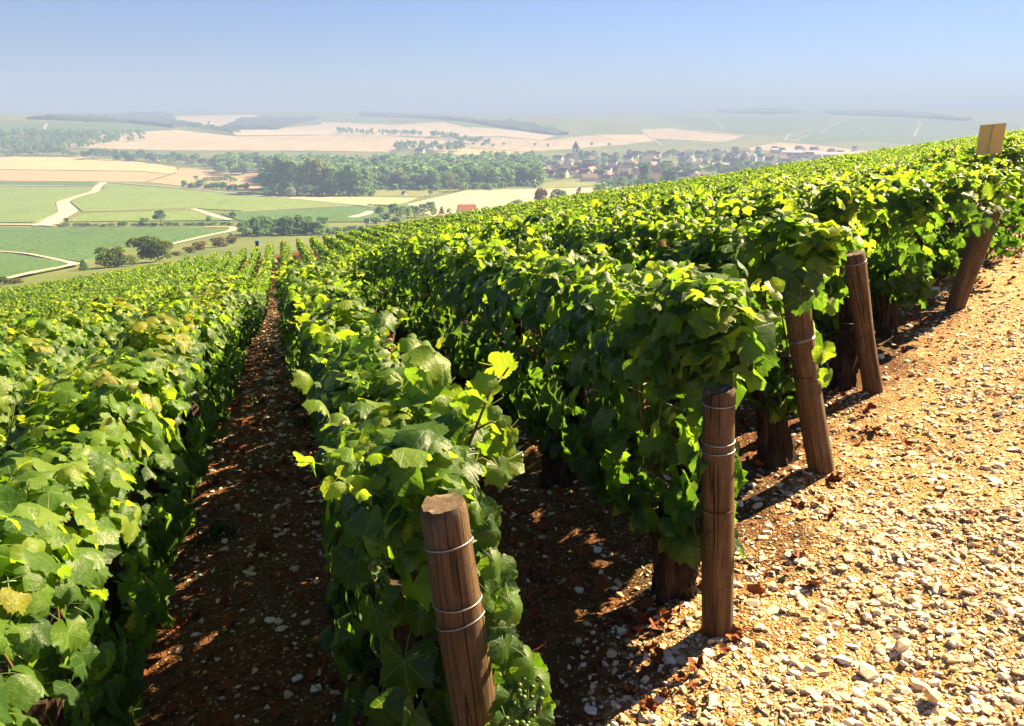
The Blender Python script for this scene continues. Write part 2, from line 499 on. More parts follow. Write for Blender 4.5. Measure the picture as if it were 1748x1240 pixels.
M['roof_red'] = simple("red_roof_tile", (.42, .12, .05), .85, (.50, .17, .07), .6)
M['roof_slate'] = simple("slate_roof", (.09, .09, .10), .7, (.15, .15, .16), .6)
M['wall'] = simple("house_plaster", (.66, .58, .48), .9, (.84, .80, .73), .05, rnd=.8)
M['pane'] = simple("dark_window", (.03, .035, .04), .15, spec=.6)
M['sheet_metal'] = simple("pale_roof_sheet", (.45, .46, .47), .5, (.6, .6, .6), .2)
M['sign'] = simple("sign_back", (.60, .45, .17), .6, (.66, .50, .20), 30)
M['pole'] = simple("sign_pole", (.36, .33, .24), .5, (.27, .25, .18), 20, metal=.3)
M['blue'] = simple("blue_plastic", (.02, .12, .42), .4)
M['white'] = simple("white_panel", (.78, .76, .72), .5)

# ------------------------------------------------------------------ the land: one polar sheet out to the horizon, cut into soil, track and valley
V0 = 0.36                            # first row right of the dirt path
SPACING = 1.06
def row_start(v): return 1.17 + 0.79 * v
def gravel_amount(X, Y):
    u, v = to_uv(X, Y)
    e = (row_start(v) + .28 - u) / 1.28    # metres into the headland, measured square to its edge
    w = vnoise(X * 1.7, Y * 1.7, 3) - .5 + .5 * (vnoise(X * 6, Y * 6, 4) - .5)
    return np.clip(.30 + 1.25 * (e - .12 + .55 * w) - .75 * smooth(-v, -.95, -.2) * (1 - smooth(e, .9, 2.0)), 0, 1)

def build_land():
    ring = np.concatenate([[.25], np.geomspace(.4, 8600, 640)])
    fine = np.radians(np.linspace(-48, 48, 340))
    coarse = np.radians(np.linspace(48, 312, 70)[1:-1])
    A = np.concatenate([fine, coarse]); na, nr = len(A), len(ring)
    R, T = np.meshgrid(ring, A, indexing='ij')
    X, Y = R * np.sin(T), R * np.cos(T)
    Z = H(X, Y)
    gr = gravel_amount(X, Y)
    nearw = 1 - smooth(R, 14, 40)
    Z = Z + nearw * ((vnoise(X * 2.3, Y * 2.3, 11) - .5) * .05 + (vnoise(X * 9, Y * 9, 12) - .5) * .022 + (vnoise(X * 27, Y * 27, 13) - .5) * .012 * (1 - smooth(R, 5, 12)))
    V = np.stack([X, Y, Z], -1).reshape(-1, 3)
    V = np.concatenate([V, [[0, 0, Hs(0, 0)]]])
    gra = np.concatenate([gr.ravel(), [1.0]])
    i, j = np.meshgrid(np.arange(nr - 1), np.arange(na), indexing='ij')
    j2 = (j + 1) % na
    Q = np.stack([i*na + j, (i+1)*na + j, (i+1)*na + j2, i*na + j2], -1).reshape(-1, 4)[:, ::-1]
    C = V[Q].mean(1)
    u, v = to_uv(C[:, 0], C[:, 1])
    rr = np.hypot(C[:, 0], C[:, 1])
    far = (u > 74) | (u < -30) | (rr > 120)
    trk = (~far) & (u < row_start(v) + .25 * (vnoise(C[:, 0]*3, C[:, 1]*3, 5) - .5))
    def cut(mask, name, mat, fan=False):
        q = Q[mask]; used = np.unique(q); re = np.full(len(V), -1); re[used] = np.arange(len(used))
        F = [re[q]]; vv = V[used]; ga = gra[used]
        if fan:
            c = len(vv); vv = np.concatenate([vv, V[-1:]]); ga = np.concatenate([ga, [1.0]])
            k = np.arange(na); F.append(np.stack([np.full(na, c), re[(k+1) % na], re[k]], -1)[:, ::-1] if re[0] >= 0 else np.zeros((0, 3), int))
        me = np_mesh(name, vv, F, mat, attrs={"gravel": ga}, smooth_shade=True)
        return tag(place(name, me), kind="structure")
    trk_inner = trk | (rr < .6) & (~far)
    t = cut(trk_inner, "gravel_track", M['ground'], True)
    s = cut((~far) & (~trk_inner), "vineyard_soil", M['ground'])
    l = cut(far, "valley_land", M['land'])
    return t, s, l
TRACK, SOIL, LAND = build_land()

# ------------------------------------------------------------------ fields, lanes: draped over the valley
def drape(name, pix, mat, lift=.5, kind="structure", cuts=14, rough=0.0, skirt=True):
    pts = []
    n = len(pix)
    for k in range(n):
        (x0, y0), (x1, y1) = pix[k], pix[(k + 1) % n]
        m = max(1, int(math.hypot(x1 - x0, (y1 - y0) * 4) / 18))
        for t in range(m): pts.append(at(x0 + (x1-x0)*t/m, y0 + (y1-y0)*t/m)[0])
    if mat.name in ('wheat_stubble', 'tilled_tan_field', 'pale_dry_field', 'pale_stubble_field', 'meadow_grass'): skirt = False; lift *= .55
    bm = bmesh.new()
    vs = [bm.verts.new((p.x, p.y, 0)) for p in pts]
    f = bm.faces.new(vs)
    xs = [p.x for p in pts]; ys = [p.y for p in pts]
    for lo, hi, ax in ((min(xs), max(xs), 0), (min(ys), max(ys), 1)):
        for t in np.linspace(lo, hi, cuts)[1:-1]:
            co = Vector((t, 0, 0)) if ax == 0 else Vector((0, t, 0))
            no = Vector((1, 0, 0)) if ax == 0 else Vector((0, 1, 0))
            bmesh.ops.bisect_plane(bm, geom=bm.verts[:] + bm.edges[:] + bm.faces[:], plane_co=co, plane_no=no)
    bmesh.ops.recalc_face_normals(bm, faces=bm.faces[:])
    if sum(fc.normal.z for fc in bm.faces) < 0: bmesh.ops.reverse_faces(bm, faces=bm.faces[:])
    bmesh.ops.triangulate(bm, faces=bm.faces[:])
    for vtx in bm.verts: vtx.co.z = Hs(vtx.co.x, vtx.co.y) + lift + (rough * (float(vnoise(np.array([vtx.co.x / 31]), np.array([vtx.co.y / 31]), 8)[0]) - .5) if rough else 0)
    if skirt:
        be = [e for e in bm.edges if e.is_boundary]
        r = bmesh.ops.extrude_edge_only(bm, edges=be)
        for g in r['geom']:
            if isinstance(g, bmesh.types.BMVert): g.co.z -= lift + .6
    return tag(place(name, bm_mesh(name, bm, mat)), kind=kind)

def lane(name, pix, width, mat, lift=.62):
    pts = []
    for k in range(len(pix) - 1):
        (x0, y0), (x1, y1) = pix[k][:2], pix[k + 1][:2]
        w0 = pix[k][2] if len(pix[k]) > 2 else width; w1 = pix[k+1][2] if len(pix[k+1]) > 2 else width
        m = 8
        for t in range(m + (k == len(pix) - 2)):
            s = t / m
            p = at(x0 + (x1-x0)*s, y0 + (y1-y0)*s)[0]
            pts.append((p.x, p.y, w0 + (w1-w0)*s))
    a = np.array(pts)
    for _ in range(3): a[1:-1] = (a[:-2] + 2 * a[1:-1] + a[2:]) / 4
    d = np.gradient(a[:, :2], axis=0); d /= np.linalg.norm(d, axis=1)[:, None] + 1e-9
    nrm = np.stack([-d[:, 1], d[:, 0]], -1) * a[:, 2:3] / 2
    L, Rr = a[:, :2] + nrm, a[:, :2] - nrm
    V = np.concatenate([np.c_[L, H(L[:, 0], L[:, 1]) + lift], np.c_[Rr, H(Rr[:, 0], Rr[:, 1]) + lift]])
    k = len(a); i = np.arange(k - 1)
    F = np.stack([i, i + 1, k + i + 1, k + i], -1)[:, ::-1]
    return tag(place(name, np_mesh(name, V, F, mat)), kind="structure")

def C1(*p): return [(x / 2.913, 160 + y / 2.913) for x, y in p]            # coordinates read off enlarged crops
def C2(*p): return [(550 + x / 2.913, 160 + y / 2.913) for x, y in p]
def C3(*p): return [(1100 + x / 2.698, 160 + y / 2.698) for x, y in p]

drape("wheat_field", C1((-60, 314), (420, 318), (690, 340), (870, 365), (885, 385), (850, 400), (700, 386), (-60, 376)), M['wheat'])
drape("stubble_field", C1((-60, 380), (700, 390), (845, 402), (720, 440), (-60, 434)), M['tan'])
drape("stubble_field", C1((893, 372), (1200, 380), (1310, 402), (1290, 478), (1000, 470), (735, 441), (870, 400)), M['tan'], .45)
drape("vineyard_field", C1((-60, 440), (475, 442), (470, 459), (-60, 457)), M['vine_b'])
drape("vineyard_field", C1((-60, 467), (478, 467), (455, 492), (330, 517), (268, 548), (310, 592), (165, 642), (-60, 645)), M['vine_a'])
drape("vineyard_field", C1((522, 449), (900, 478), (1300, 512), (1748, 556), (1200, 586), (960, 573), (410, 588), (350, 540), (410, 508), (515, 480)), M['vine_a'])
drape("vineyard_field", C1((410, 596), (960, 582), (1080, 606), (1120, 632), (340, 640)), M['vine_a'], .4)
drape("vineyard_field", C1((1100, 600), (1250, 592), (1748, 562), (1980, 570), (1830, 640), (1300, 645), (1180, 632)), M['vine_b'])
drape("vineyard_field", C1((-60, 670), (860, 667), (1130, 683), (840, 748), (660, 765), (395, 842), (100, 797), (-60, 780)), M['vine_b'])
drape("vineyard_field", C1((-60, 796), (60, 800), (368, 852), (90, 912), (-60, 930)), M['vine_b'])
drape("wheat_field", C2((-10, 514), (480, 520), (400, 548), (230, 562), (100, 548), (-250, 512)), M['wheat'], .4)
drape("wheat_field", C2((420, 552), (720, 482), (1050, 476), (1600, 462), (1750, 480), (1700, 560), (1300, 600), (850, 640), (560, 620)), M['cream'], .45)
drape("meadow", C2((240, 480), (300, 445), (720, 440), (700, 474), (500, 515), (230, 508)), M['meadow'], .3)
drape("meadow", C2((1080, 455), (1180, 432), (1370, 432), (1330, 462), (1100, 472)), M['meadow'], .35)
drape("dry_field", C1((300, 268), (540, 197), (700, 192), (870, 180), (1180, 214), (1748, 207), (1748, 285), (1200, 284), (800, 282)), M['pink'])
drape("dry_field", C2((-5, 206), (300, 208), (560, 228), (740, 268), (690, 292), (380, 270), (330, 290), (-5, 285)), M['pink'], .45)
drape("dry_field", C2((540, 225), (860, 215), (1100, 235), (1330, 208), (1640, 238), (1500, 255), (1240, 275), (1000, 290), (740, 268)), M['pink'], .4)
drape("wheat_field", C2((700, 272), (1000, 292), (990, 310), (690, 305), (560, 292)), M['wheat'], .55)
drape("dry_field", C1((1130, 184), (1300, 180), (1748, 142), (1748, 203), (1180, 208)), M['cream'], .4)
drape("dry_field", C2((-5, 142), (360, 155), (600, 142), (860, 200), (880, 212), (540, 215), (-5, 202)), M['cream'], .45)
drape("dry_field", C2((720, 165), (910, 178), (1165, 210), (1090, 232), (890, 212)), M['cream'], .5)
drape("wheat_field", C2((1345, 206), (1640, 205), (1660, 240), (1480, 228)), M['wheat'], .55)
drape("dry_field", C1((875, 112), (1300, 105), (1185, 140), (1100, 168), (990, 150), (880, 140)), M['cream'], .5)
drape("vineyard_field", C1((-60, 136), (440, 148), (640, 152), (860, 183), (700, 189), (540, 194), (420, 200), (-60, 190)), M['vine_c'], .6)
drape("dry_field", C3((420, 262), (620, 225), (760, 235), (1000, 262), (1100, 275), (900, 280), (700, 262)), M['pink'], .5)
drape("dry_field", C3((1180, 222), (1400, 215), (1560, 235), (1400, 262), (1230, 248)), M['pink'], .5)
drape("dry_field", C3((-5, 165), (120, 160), (330, 185), (460, 195), (380, 225), (200, 215), (-5, 205)), M['pink'], .5)
for c in (((10, 80), (400, 78), (900, 85), (850, 130), (640, 190), (480, 190), (200, 150)),
          ((900, 120), (1300, 110), (1748, 130), (1700, 200), (1250, 240), (1050, 215), (760, 225), (680, 205)),):
    drape("vineyard_field", C3(*c), M['vine_c'], .45)
# far woods on the ridges: one mass each
for c in (C1((130, 128), (330, 112), (560, 112), (700, 98), (860, 104), (870, 140), (1000, 160), (860, 172), (640, 148), (440, 140)),
          C1((1110, 172), (1200, 128), (1560, 122), (1580, 128), (1460, 152), (1380, 180), (1220, 178)),
          C2((180, 98), (300, 94), (540, 112), (730, 130), (900, 150), (940, 140), (1000, 150), (1130, 178), (1225, 205), (1160, 208), (920, 175), (740, 142), (560, 126), (200, 112)),
          C3((290, 74), (520, 70), (640, 72), (720, 88), (600, 96), (400, 90)),
          C3((830, 85), (1040, 80), (1300, 95), (1510, 122), (1480, 128), (1200, 108), (860, 98))):
    drape("forest", c, M['forest'], 7.0, "stuff", 34, 11.0)
# white farm tracks and lanes
lane("farm_track", [(178, 312, 7), (166, 321, 7), (163, 328, 7), (128, 338, 6), (106, 346, 9), (118, 363, 12), (100, 372, 12), (78, 386, 13)], 8, M['road_white'])
lane("farm_track", [(-20, 384.5), (60, 385), (92, 387)], 4, M['road_white'])
lane("farm_track", [(330, 358), (358, 367), (372, 372), (392, 377)], 5, M['road_white'])
lane("farm_track", [(288, 419, 3.4), (330, 409, 3.4), (360, 402, 3.6), (396, 395, 4), (400, 389, 3.5), (350, 388, 3)], 4, M['road_white'], .3)
lane("farm_track", [(10, 481, 2.4), (60, 469, 2.6), (133, 455, 2.8), (100, 446, 1.6), (45, 435, 1.4), (-20, 430, 1.4)], 2.4, M['road_white'], .65)
lane("farm_track", [(-20, 317.5), (80, 318), (164, 319)], 4, M['road_white'])
lane("country_road", [(186, 312), (309, 322), (420, 333), (520, 342), (640, 354)], 4.5, M['road_grey'])
lane("farm_track", [(140, 362.5), (330, 358)], 2.5, M['road_white'])
lane("farm_track", [(600, 373, 6), (625, 367, 7), (634, 362, 6)], 5, M['road_white'])
lane("farm_track", [(412, 362.5), (520, 356), (620, 351)], 2.2, M['road_white'])
for pl in ([(1340, 240), (1345, 232), (1352, 228)], [(1355, 242), (1372, 234), (1385, 231)], [(1400, 228), (1412, 220), (1438, 206)],
           [(1470, 222), (1490, 217), (1497, 214)], [(1560, 234), (1566, 222), (1572, 212), (1565, 205)], [(1205, 248), (1250, 240), (1275, 231)],
           [(1200, 188), (1216, 204), (1236, 222)], [(75, 222), (80, 212)], [(112, 222), (120, 228)], [(1092, 222), (1112, 236), (1130, 250)]):
    lane("farm_track", pl, 5, M['road_grey'], 1.2)

# ------------------------------------------------------------------ trees
def crown_mesh(name, mat, lobes, n, leaf, seed, flat=0.0):
    rng = np.random.default_rng(seed)
    lob = np.array(lobes, float)       # cx, cy, cz, rx, ry, rz
    w = (lob[:, 3] * lob[:, 5]) ** .9; w /= w.sum()
    k = rng.choice(len(lob), n, p=w)
    d = rng.normal(size=(n, 3)); d /= np.linalg.norm(d, axis=1)[:, None]
    d[:, 2] = np.where(d[:, 2] < -.35, -d[:, 2], d[:, 2])
    r = rng.uniform(.62, 1.06, n) ** .7
    p = lob[k, :3] + d * lob[k, 3:] * r[:, None]
    nrm = d + rng.normal(size=(n, 3)) * .55; nrm /= np.linalg.norm(nrm, axis=1)[:, None]
    t = np.cross(nrm, rng.normal(size=(n, 3))); t /= np.linalg.norm(t, axis=1)[:, None]
    b = np.cross(nrm, t)
    s = leaf * rng.uniform(.6, 1.35, n)[:, None]
    V = np.stack([p - t*s - b*s*.35, p + t*s*.9 - b*s*.6, p + t*s*.3 + b*s*1.0, p - t*s*.8 + b*s*.6 + nrm*s*.3], 1).reshape(-1, 3)
    F = np.arange(n * 4).reshape(n, 4)
    tint = np.repeat(np.clip(rng.normal(.5, .22, n) + .15 * rng.normal(size=len(lob))[k], 0, 1), 4)
    core = []
    return np_mesh(name, V, F, mat, attrs={"tint": tint})

def lobes_round(rng, n=9, squash=.8):
    L = [(0, 0, .56, .34, .34, .36)]
    for i in range(n):
        a = rng.uniform(0, 2*math.pi); h = rng.uniform(.3, .86); rr = .30 * math.sin(min(1, (h - .12) / .8) * math.pi) ** .7
        q = rng.uniform(.12, .21); L.append((math.cos(a) * rr, math.sin(a) * rr, h, q, q, q * squash))
    return L
def lobes_poplar(rng):
    L = []
    for h in np.linspace(.16, .92, 10):
        wdt = .17 * math.sin((h * .82 + .12) * math.pi) ** .6
        L.append((rng.uniform(-.04, .04), rng.uniform(-.04, .04), h, wdt * rng.uniform(.8, 1.2), wdt * rng.uniform(.8, 1.2), .10))
    return L
def lobes_bush(rng):
    L = []
    for i in range(8):
        a = rng.uniform(0, 2*math.pi); rr = rng.uniform(0, .42); q = rng.uniform(.2, .34)
        L.append((math.cos(a)*rr, math.sin(a)*rr, rng.uniform(.10, .66), q, q, q * .9))
    return L
def lobes_cone(rng):
    return [(rng.uniform(-.03, .03), rng.uniform(-.03, .03), h, .30 * (1 - h) + .05, .30 * (1 - h) + .05, .09) for h in np.linspace(.15, .92, 9)]

_prng = random.Random(5)
TREES = {}
def tree_kind(key, mat, lob, n, leaf, seeds):
    TREES[key] = [crown_mesh(key + "_crown", M[mat], lob(random.Random(s)), n, leaf, s) for s in seeds]
tree_kind('round_dark', 'crown_dark', lobes_round, 620, .045, (1, 2, 3))
tree_kind('round_mid', 'crown_mid', lobes_round, 620, .045, (4, 5, 6))
tree_kind('round_pale', 'crown_pale', lobes_round, 560, .045, (7, 8))
tree_kind('poplar', 'crown_mid', lobes_poplar, 520, .038, (9, 10, 11))
tree_kind('poplar_dark', 'crown_dark', lobes_poplar, 520, .038, (12, 13))
tree_kind('poplar_pale', 'crown_pale', lobes_poplar, 520, .038, (14, 15))
tree_kind('silver_bush', 'crown_silver', lobes_bush, 500, .06, (16,))
tree_kind('copper', 'crown_copper', lobes_round, 700, .045, (17,))
tree_kind('copper_cone', 'crown_copper', lobes_cone, 420, .045, (18,))
tree_kind('cone', 'crown_dark', lobes_cone, 420, .045, (19,))
tree_kind('bush', 'crown_mid', lobes_bush, 420, .075, (20, 21))
tree_kind('bush_dark', 'crown_dark', lobes_bush, 420, .075, (22, 23))
tree_kind('bush_olive', 'crown_olive', lobes_bush, 2600, .034, (24, 25))
tree_kind('bush_rust', 'crown_rust', lobes_bush, 700, .06, (26,))
_tv, _tq, _tt = tube([(0, 0, -.06), (.004, 0, .12), (-.006, .004, .3), (.004, -.003, .55)], [.026, .020, .016, .006], 6)
TRUNK_MESH = np_mesh("tree_trunk", _tv, [_tq, _tt], M['trunk'], smooth_shade=True)
LIMBS = []
for s in range(3):
    rr = random.Random(40 + s); Vs, Qs, Ts, off = [], [], [], 0
    for i in range(4):
        a = i * 1.6 + rr.random(); e = .2 + .1 * rr.random()
        v, q, t = tube([(0, 0, .22 + .05*i), (math.cos(a)*e*.5, math.sin(a)*e*.5, .36 + .06*i), (math.cos(a)*e, math.sin(a)*e, .52 + .07*i)], [.012, .008, .003], 5)
        Vs.append(v); Qs.append(q + off); Ts.append(t + off); off += len(v)
    LIMBS.append(np_mesh("tree_limbs", np.concatenate(Vs), [np.concatenate(Qs), np.concatenate(Ts)], M['trunk']))

TREE_POS = []
def tree(px, py, hpx, wpx, kind, label, group, name=None, cat="tree", pos=None):
    p, D = at(px, py) if pos is None else pos
    h = hpx * D / FPX
    is_bush = 'bush' in kind
    wn_ = {'r': .96, 'p': .36, 'c': .62, 'b': 1.25, 's': 1.25}[kind[0]]
    if kind.startswith('copper') and 'cone' not in kind: wn_ = .96
    wx = (wpx * D / FPX) / wn_
    t = empty(name or ("bush" if is_bush else "poplar_tree" if kind.startswith('poplar') else "tree"), (p.x, p.y, p.z - .05 * h * .2), _prng.uniform(0, 6.28))
    t.scale = (wx, wx, h)
    tag(t, label, cat, group)
    ms = TREES[kind]
    place("crown", _prng.choice(ms), t)
    if not is_bush:
        place("trunk", TRUNK_MESH, t)
        if kind[0] != 'p' and hpx > 20: place("limb", _prng.choice(LIMBS), t)
    return t

R_ = random.Random(77)
T = tree
# bushes and trees right behind the vineyard
T(194, 456, 42, 74, 'bush_olive', "olive-green wide bush, left of the pair behind the vineyard's left edge", None, cat="bush")
T(258, 448, 48, 82, 'bush_olive', "largest olive-green bush behind the vineyard edge beside the white path", None, cat="bush")
T(144, 462, 20, 18, 'cone', "small dark conical tree left of the olive bushes by the white path", None)
T(5, 486, 14, 26, 'bush_olive', "olive bush at the left picture edge behind the vineyard", None, cat="bush")
T(28, 484, 9, 24, 'bush_rust', "low rusty bush at the left end of the vineyard edge", None, cat="bush")
for x, y, h, w in ((323, 432, 12, 26), (343, 427, 16, 34), (371, 422, 18, 34), (398, 416, 14, 26), (300, 437, 8, 20)):
    T(x, y, h, w, 'bush_rust', "yellow-brown bush behind the vineyard where the white path turns", "yellow-brown bushes along the white path", cat="bush")
T(415, 406, 31, 28, 'round_mid', "round light green tree at the left end of the hedge, beside the path bend", None)
T(397, 410, 17, 16, 'bush_dark', "small dark bush below the round tree by the path bend", None, cat="bush")
for i in range(15):
    x = 430 + i * 8.6 + R_.uniform(-3, 3)
    T(x, 401 - .02 * (x - 430) + R_.uniform(-3, 2), R_.uniform(24, 35) * (1 - .0015 * max(0, x - 520)), R_.uniform(22, 32), R_.choice(['round_dark', 'round_mid', 'round_dark']),
      "leafy tree in the dense copse behind the vineyard's far end", "trees of the copse behind the far row ends")
for i in range(16):
    x = 426 + i * 8 + R_.uniform(-3, 3)
    T(x, 402 - .02 * (x - 430) + R_.uniform(-2, 2), R_.uniform(11, 18), R_.uniform(18, 28), R_.choice(['bush_dark', 'bush']), "low bush filling the foot of the copse behind the row ends", "bushes at the foot of the copse", cat="bush")
for i in range(14):
    x = 545 + i * 8 + R_.uniform(-3, 3)
    T(x, 402 - .10 * (x - 545) + R_.uniform(-3, 3), R_.uniform(8, 15), R_.uniform(14, 24), R_.choice(['bush', 'bush_dark', 'bush']),
      "low green bush in the scrub right of the copse", "scrub bushes right of the copse", cat="bush")
T(275, 386, 28, 24, 'round_dark', "tallest dark round tree in the thin hedge between vineyards", None)
T(247, 386, 15, 21, 'round_mid', "pale round bush-like tree left of the tallest hedge tree", None)
T(357, 384, 15, 13, 'round_dark', "small dark tree in the hedge beside the right-hand farm track", None)
T(398, 379, 18, 15, 'round_dark', "dark upright tree at the hedge's right end by the track", None)
T(114, 381, 10, 11, 'bush_rust', "small brownish bush where the white farm track meets the hedge", None, cat="bush")
for i in range(24):
    x = 102 + i * 12.6 + R_.uniform(-3, 3)
    T(x, 387.5 - .011 * (x - 102) + R_.uniform(-.6, .6), R_.uniform(5, 9), R_.uniform(13, 20), R_.choice(['bush_dark', 'bush']),
      "low bush in the thin hedge between two vineyards", "low hedge bushes between the vineyards", cat="bush")
# clump in the tan field
for i in range(12):
    x = 316 + i * 9.6
    T(x, 321 + .04 * (x - 316) + R_.uniform(-1, 1), R_.uniform(11, 16), R_.uniform(14, 20), R_.choice(['bush', 'bush_dark', 'bush']), "bush of the low thicket in the tan field", "thicket bushes in the tan field", cat="bush")
T(335, 309.5, 10, 11, 'round_mid', "lone small round tree above the thicket in the tan field", None)
for x, h in ((352, 10), (364, 11), (376, 12), (389, 15), (398, 11)):
    T(x, 312 + (x - 352) * .03, h, 17, 'round_mid', "round tree behind the thicket in the tan field", "trees behind the thicket in the tan field")
# tree line of the stream
for i in range(46):
    x = 145 + i * 6.6 + R_.uniform(-3, 3)
    y = 270 + .070 * max(0, x - 145) * .85 + R_.uniform(-2.5, 2)
    T(x, y, R_.uniform(9, 20), R_.uniform(12, 20), R_.choice(['round_dark', 'round_mid', 'round_dark', 'round_pale', 'poplar_dark']),
      "tree in the long stream-side line behind the yellow wheat field", "trees of the stream-side line")
for i in range(16):
    x = 4 + i * 8.5 + R_.uniform(-2, 2)
    T(x, 268 + R_.uniform(-3, 0), R_.uniform(9, 20) * (1.3 if 60 < x < 105 else .8), R_.uniform(12, 18), R_.choice(['round_dark', 'round_mid']),
      "tree at the foot of the left hill beyond the wheat", "trees at the foot of the left hill")
# front of the big wood
T(451, 328, 35, 38, 'round_dark', "dark round tree at the left corner of the big wood", None)
T(498, 337, 19, 23, 'silver_bush', "silvery round bush at the foot of the big wood", None, cat="bush")
T(514, 336, 18, 17, 'round_pale', "pale green small tree beside the silvery bush", None)
T(644, 324, 16, 19, 'round_dark', "dark round small tree at the right foot of the front poplars", None)
for x, y, h, w, k in ((462, 330, 50, 22, 'poplar_dark'), (477, 331, 56, 24, 'poplar_dark'), (491, 331, 52, 26, 'poplar'), (504, 331, 54, 30, 'round_mid'), (520, 331, 44, 22, 'poplar_pale'),
                   (531, 333, 56, 22, 'poplar_pale'), (545, 333, 53, 20, 'poplar_pale'), (557, 332, 46, 22, 'poplar_pale'), (570, 332, 44, 28, 'round_mid'), (583, 333, 38, 24, 'round_mid'),
                   (596, 333, 46, 24, 'poplar'), (607, 333, 44, 24, 'poplar'), (618, 332, 42, 26, 'round_mid'), (629, 331, 40, 24, 'round_mid'), (486, 334, 24, 30, 'round_dark'), (526, 335, 20, 26, 'round_dark'),
                   (545, 335, 18, 26, 'round_dark'), (565, 335, 20, 26, 'round_dark'), (586, 334, 21, 26, 'round_dark'), (603, 334, 20, 22, 'round_dark'), (621, 334, 16, 22, 'round_mid')):
    T(x, y, h * (1.14 if h > 35 else 1), w * 1.2, k, "tall tree in the front rank of the big wood, left part", "front rank of the big wood, left part")
for i in range(34):
    x = 640 + i * 8.4 + R_.uniform(-3, 3)
    T(x, 322 + R_.uniform(-4, 1) - (4 if x > 860 else 0), R_.uniform(19, 33), R_.uniform(20, 30), R_.choice(['round_dark', 'round_mid', 'poplar', 'round_mid', 'poplar_pale', 'round_pale']),
      "tree along the wood's edge above the gardens and pale field", "trees along the wood's right edge")
for x, h, w in ((765, 19, 17), (777, 21, 20), (787, 16, 18), (735, 12, 11)):
    T(x, 327 if x > 740 else 335, h, w, 'round_pale', "pale silvery-green tree on the edge of the allotment gardens", "pale trees by the allotments")
# copse near the red-roofed house
for x, y, h, w, k in ((648, 374, 22, 22, 'round_dark'), (672, 372, 26, 24, 'round_dark'), (684, 378, 27, 26, 'round_mid'), (696, 376, 25, 22, 'round_mid'), (708, 372, 22, 24, 'round_mid'), (722, 371, 25, 24, 'round_pale'),
                   (736, 367, 24, 22, 'round_dark'), (741, 372, 16, 18, 'round_mid'), (660, 378, 16, 26, 'bush'), (640, 382, 12, 28, 'bush'), (676, 382, 12, 26, 'bush'), (754, 367, 14, 12, 'copper_cone'), (767, 368, 13, 12, 'round_mid'), (781, 365, 10, 6, 'cone')):
    T(x, y, h, w, k, "tree in the copse left of the orange-roofed house", "copse left of the orange-roofed house")
for i in range(5): T(630 + i * 9, 352 + .5 * i, 5, 14, 'bush_dark', "low bush by the end of the farm lane", "low bushes by the farm lane", cat="bush")
# trees rising over the vineyard on the pale field
T(922, 362, 43, 30, 'copper', "dark copper-leaved tree rising just over the vineyard", None)
T(955, 360, 38, 40, 'round_dark', "dark green spreading tree right beside the copper-leaved tree", None)
T(988, 354, 33, 21, 'copper_cone', "small reddish-brown tree standing alone over the vineyard", None)
T(1027, 354, 44, 48, 'round_mid', "largest round green tree over the vineyard, before the village", None)
T(1062, 350, 20, 40, 'round_dark', "low dark tree right of the largest round tree", None)
T(1085, 345, 13, 11, 'round_dark', "small dark conical tree at the right end of the field trees", None)
T(884, 366, 26, 28, 'round_mid', "green bushy tree left of the copper-leaved tree", None)
T(905, 362, 18, 18, 'round_pale', "thin pale tree between bushy tree and copper-leaved tree", None)

# the wood behind its front rank: one mass
def joined_trees(name, spots, kinds, part=.34):
    Vs, Fs, Ti, off, MI = [], [], [], 0, []
    mats = []
    src = {}
    for k in kinds:
        for me in TREES[k]:
            v = np.empty(len(me.vertices) * 3, np.float32); me.vertices.foreach_get("co", v)
            a = np.empty(len(me.vertices), np.float32); me.attributes["tint"].data.foreach_get("value", a)
            if me.materials[0] not in mats: mats.append(me.materials[0])
            src.setdefault(k, []).append((v.reshape(-1, 3), a, mats.index(me.materials[0])))
    rng = np.random.default_rng(9)
    for (p, w, h) in spots:
        k = kinds[rng.integers(len(kinds))]; v, a, mi = src[k][rng.integers(len(src[k]))]
        nq = len(v) // 4; sel = rng.choice(nq, max(40, int(nq * part)), replace=False)
        v = v.reshape(nq, 4, 3)[sel].reshape(-1, 3); a = a.reshape(nq, 4)[sel].ravel()
        c = v.reshape(-1, 4, 3).mean(1, keepdims=True); v = (c + (v.reshape(-1, 4, 3) - c) * (1.45 if part > .3 else 1.75)).reshape(-1, 3)
        r = rng.uniform(0, 6.28); x = v[:, 0]*math.cos(r) - v[:, 1]*math.sin(r); y = v[:, 0]*math.sin(r) + v[:, 1]*math.cos(r)
        wn_ = .36 if k.startswith('poplar') else .96
        Vs.append(np.stack([x * w / wn_ + p[0], y * w / wn_ + p[1], v[:, 2] * h + p[2]], -1)); Ti.append(np.clip(a + rng.normal(0, .12), 0, 1))
        Fs.append(np.arange(len(v)).reshape(-1, 4) + off); MI.append(np.full(len(v) // 4, mi)); off += len(v)
    me = np_mesh(name, np.concatenate(Vs), np.concatenate(Fs), mats, attrs={"tint": np.concatenate(Ti)}, mat_idx=np.concatenate(MI))
    return tag(place(name, me), kind="stuff")
def wood_spots(n, xlo, xhi, ylo, yhi, h0, h1, seed, cond=None):
    rng = random.Random(seed); out = []
    while len(out) < n:
        x, y = rng.uniform(xlo, xhi), rng.uniform(ylo, yhi)
        if cond and not cond(x, y): continue
        p, D = at(x, y); h = rng.uniform(h0, h1); out.append((p, h * rng.uniform(.55, .85), h))
    return out
joined_trees("woodland", wood_spots(760, 370, 925, 272, 328, 14, 22, 1, lambda x, y: y < 326 and (x > 455 or y < 300) and y > 285 - .12 * max(0, x - 700) * .2 and (x < 640 or y < 318)),
             ['round_dark', 'round_mid', 'poplar', 'poplar_dark', 'round_dark', 'poplar'])
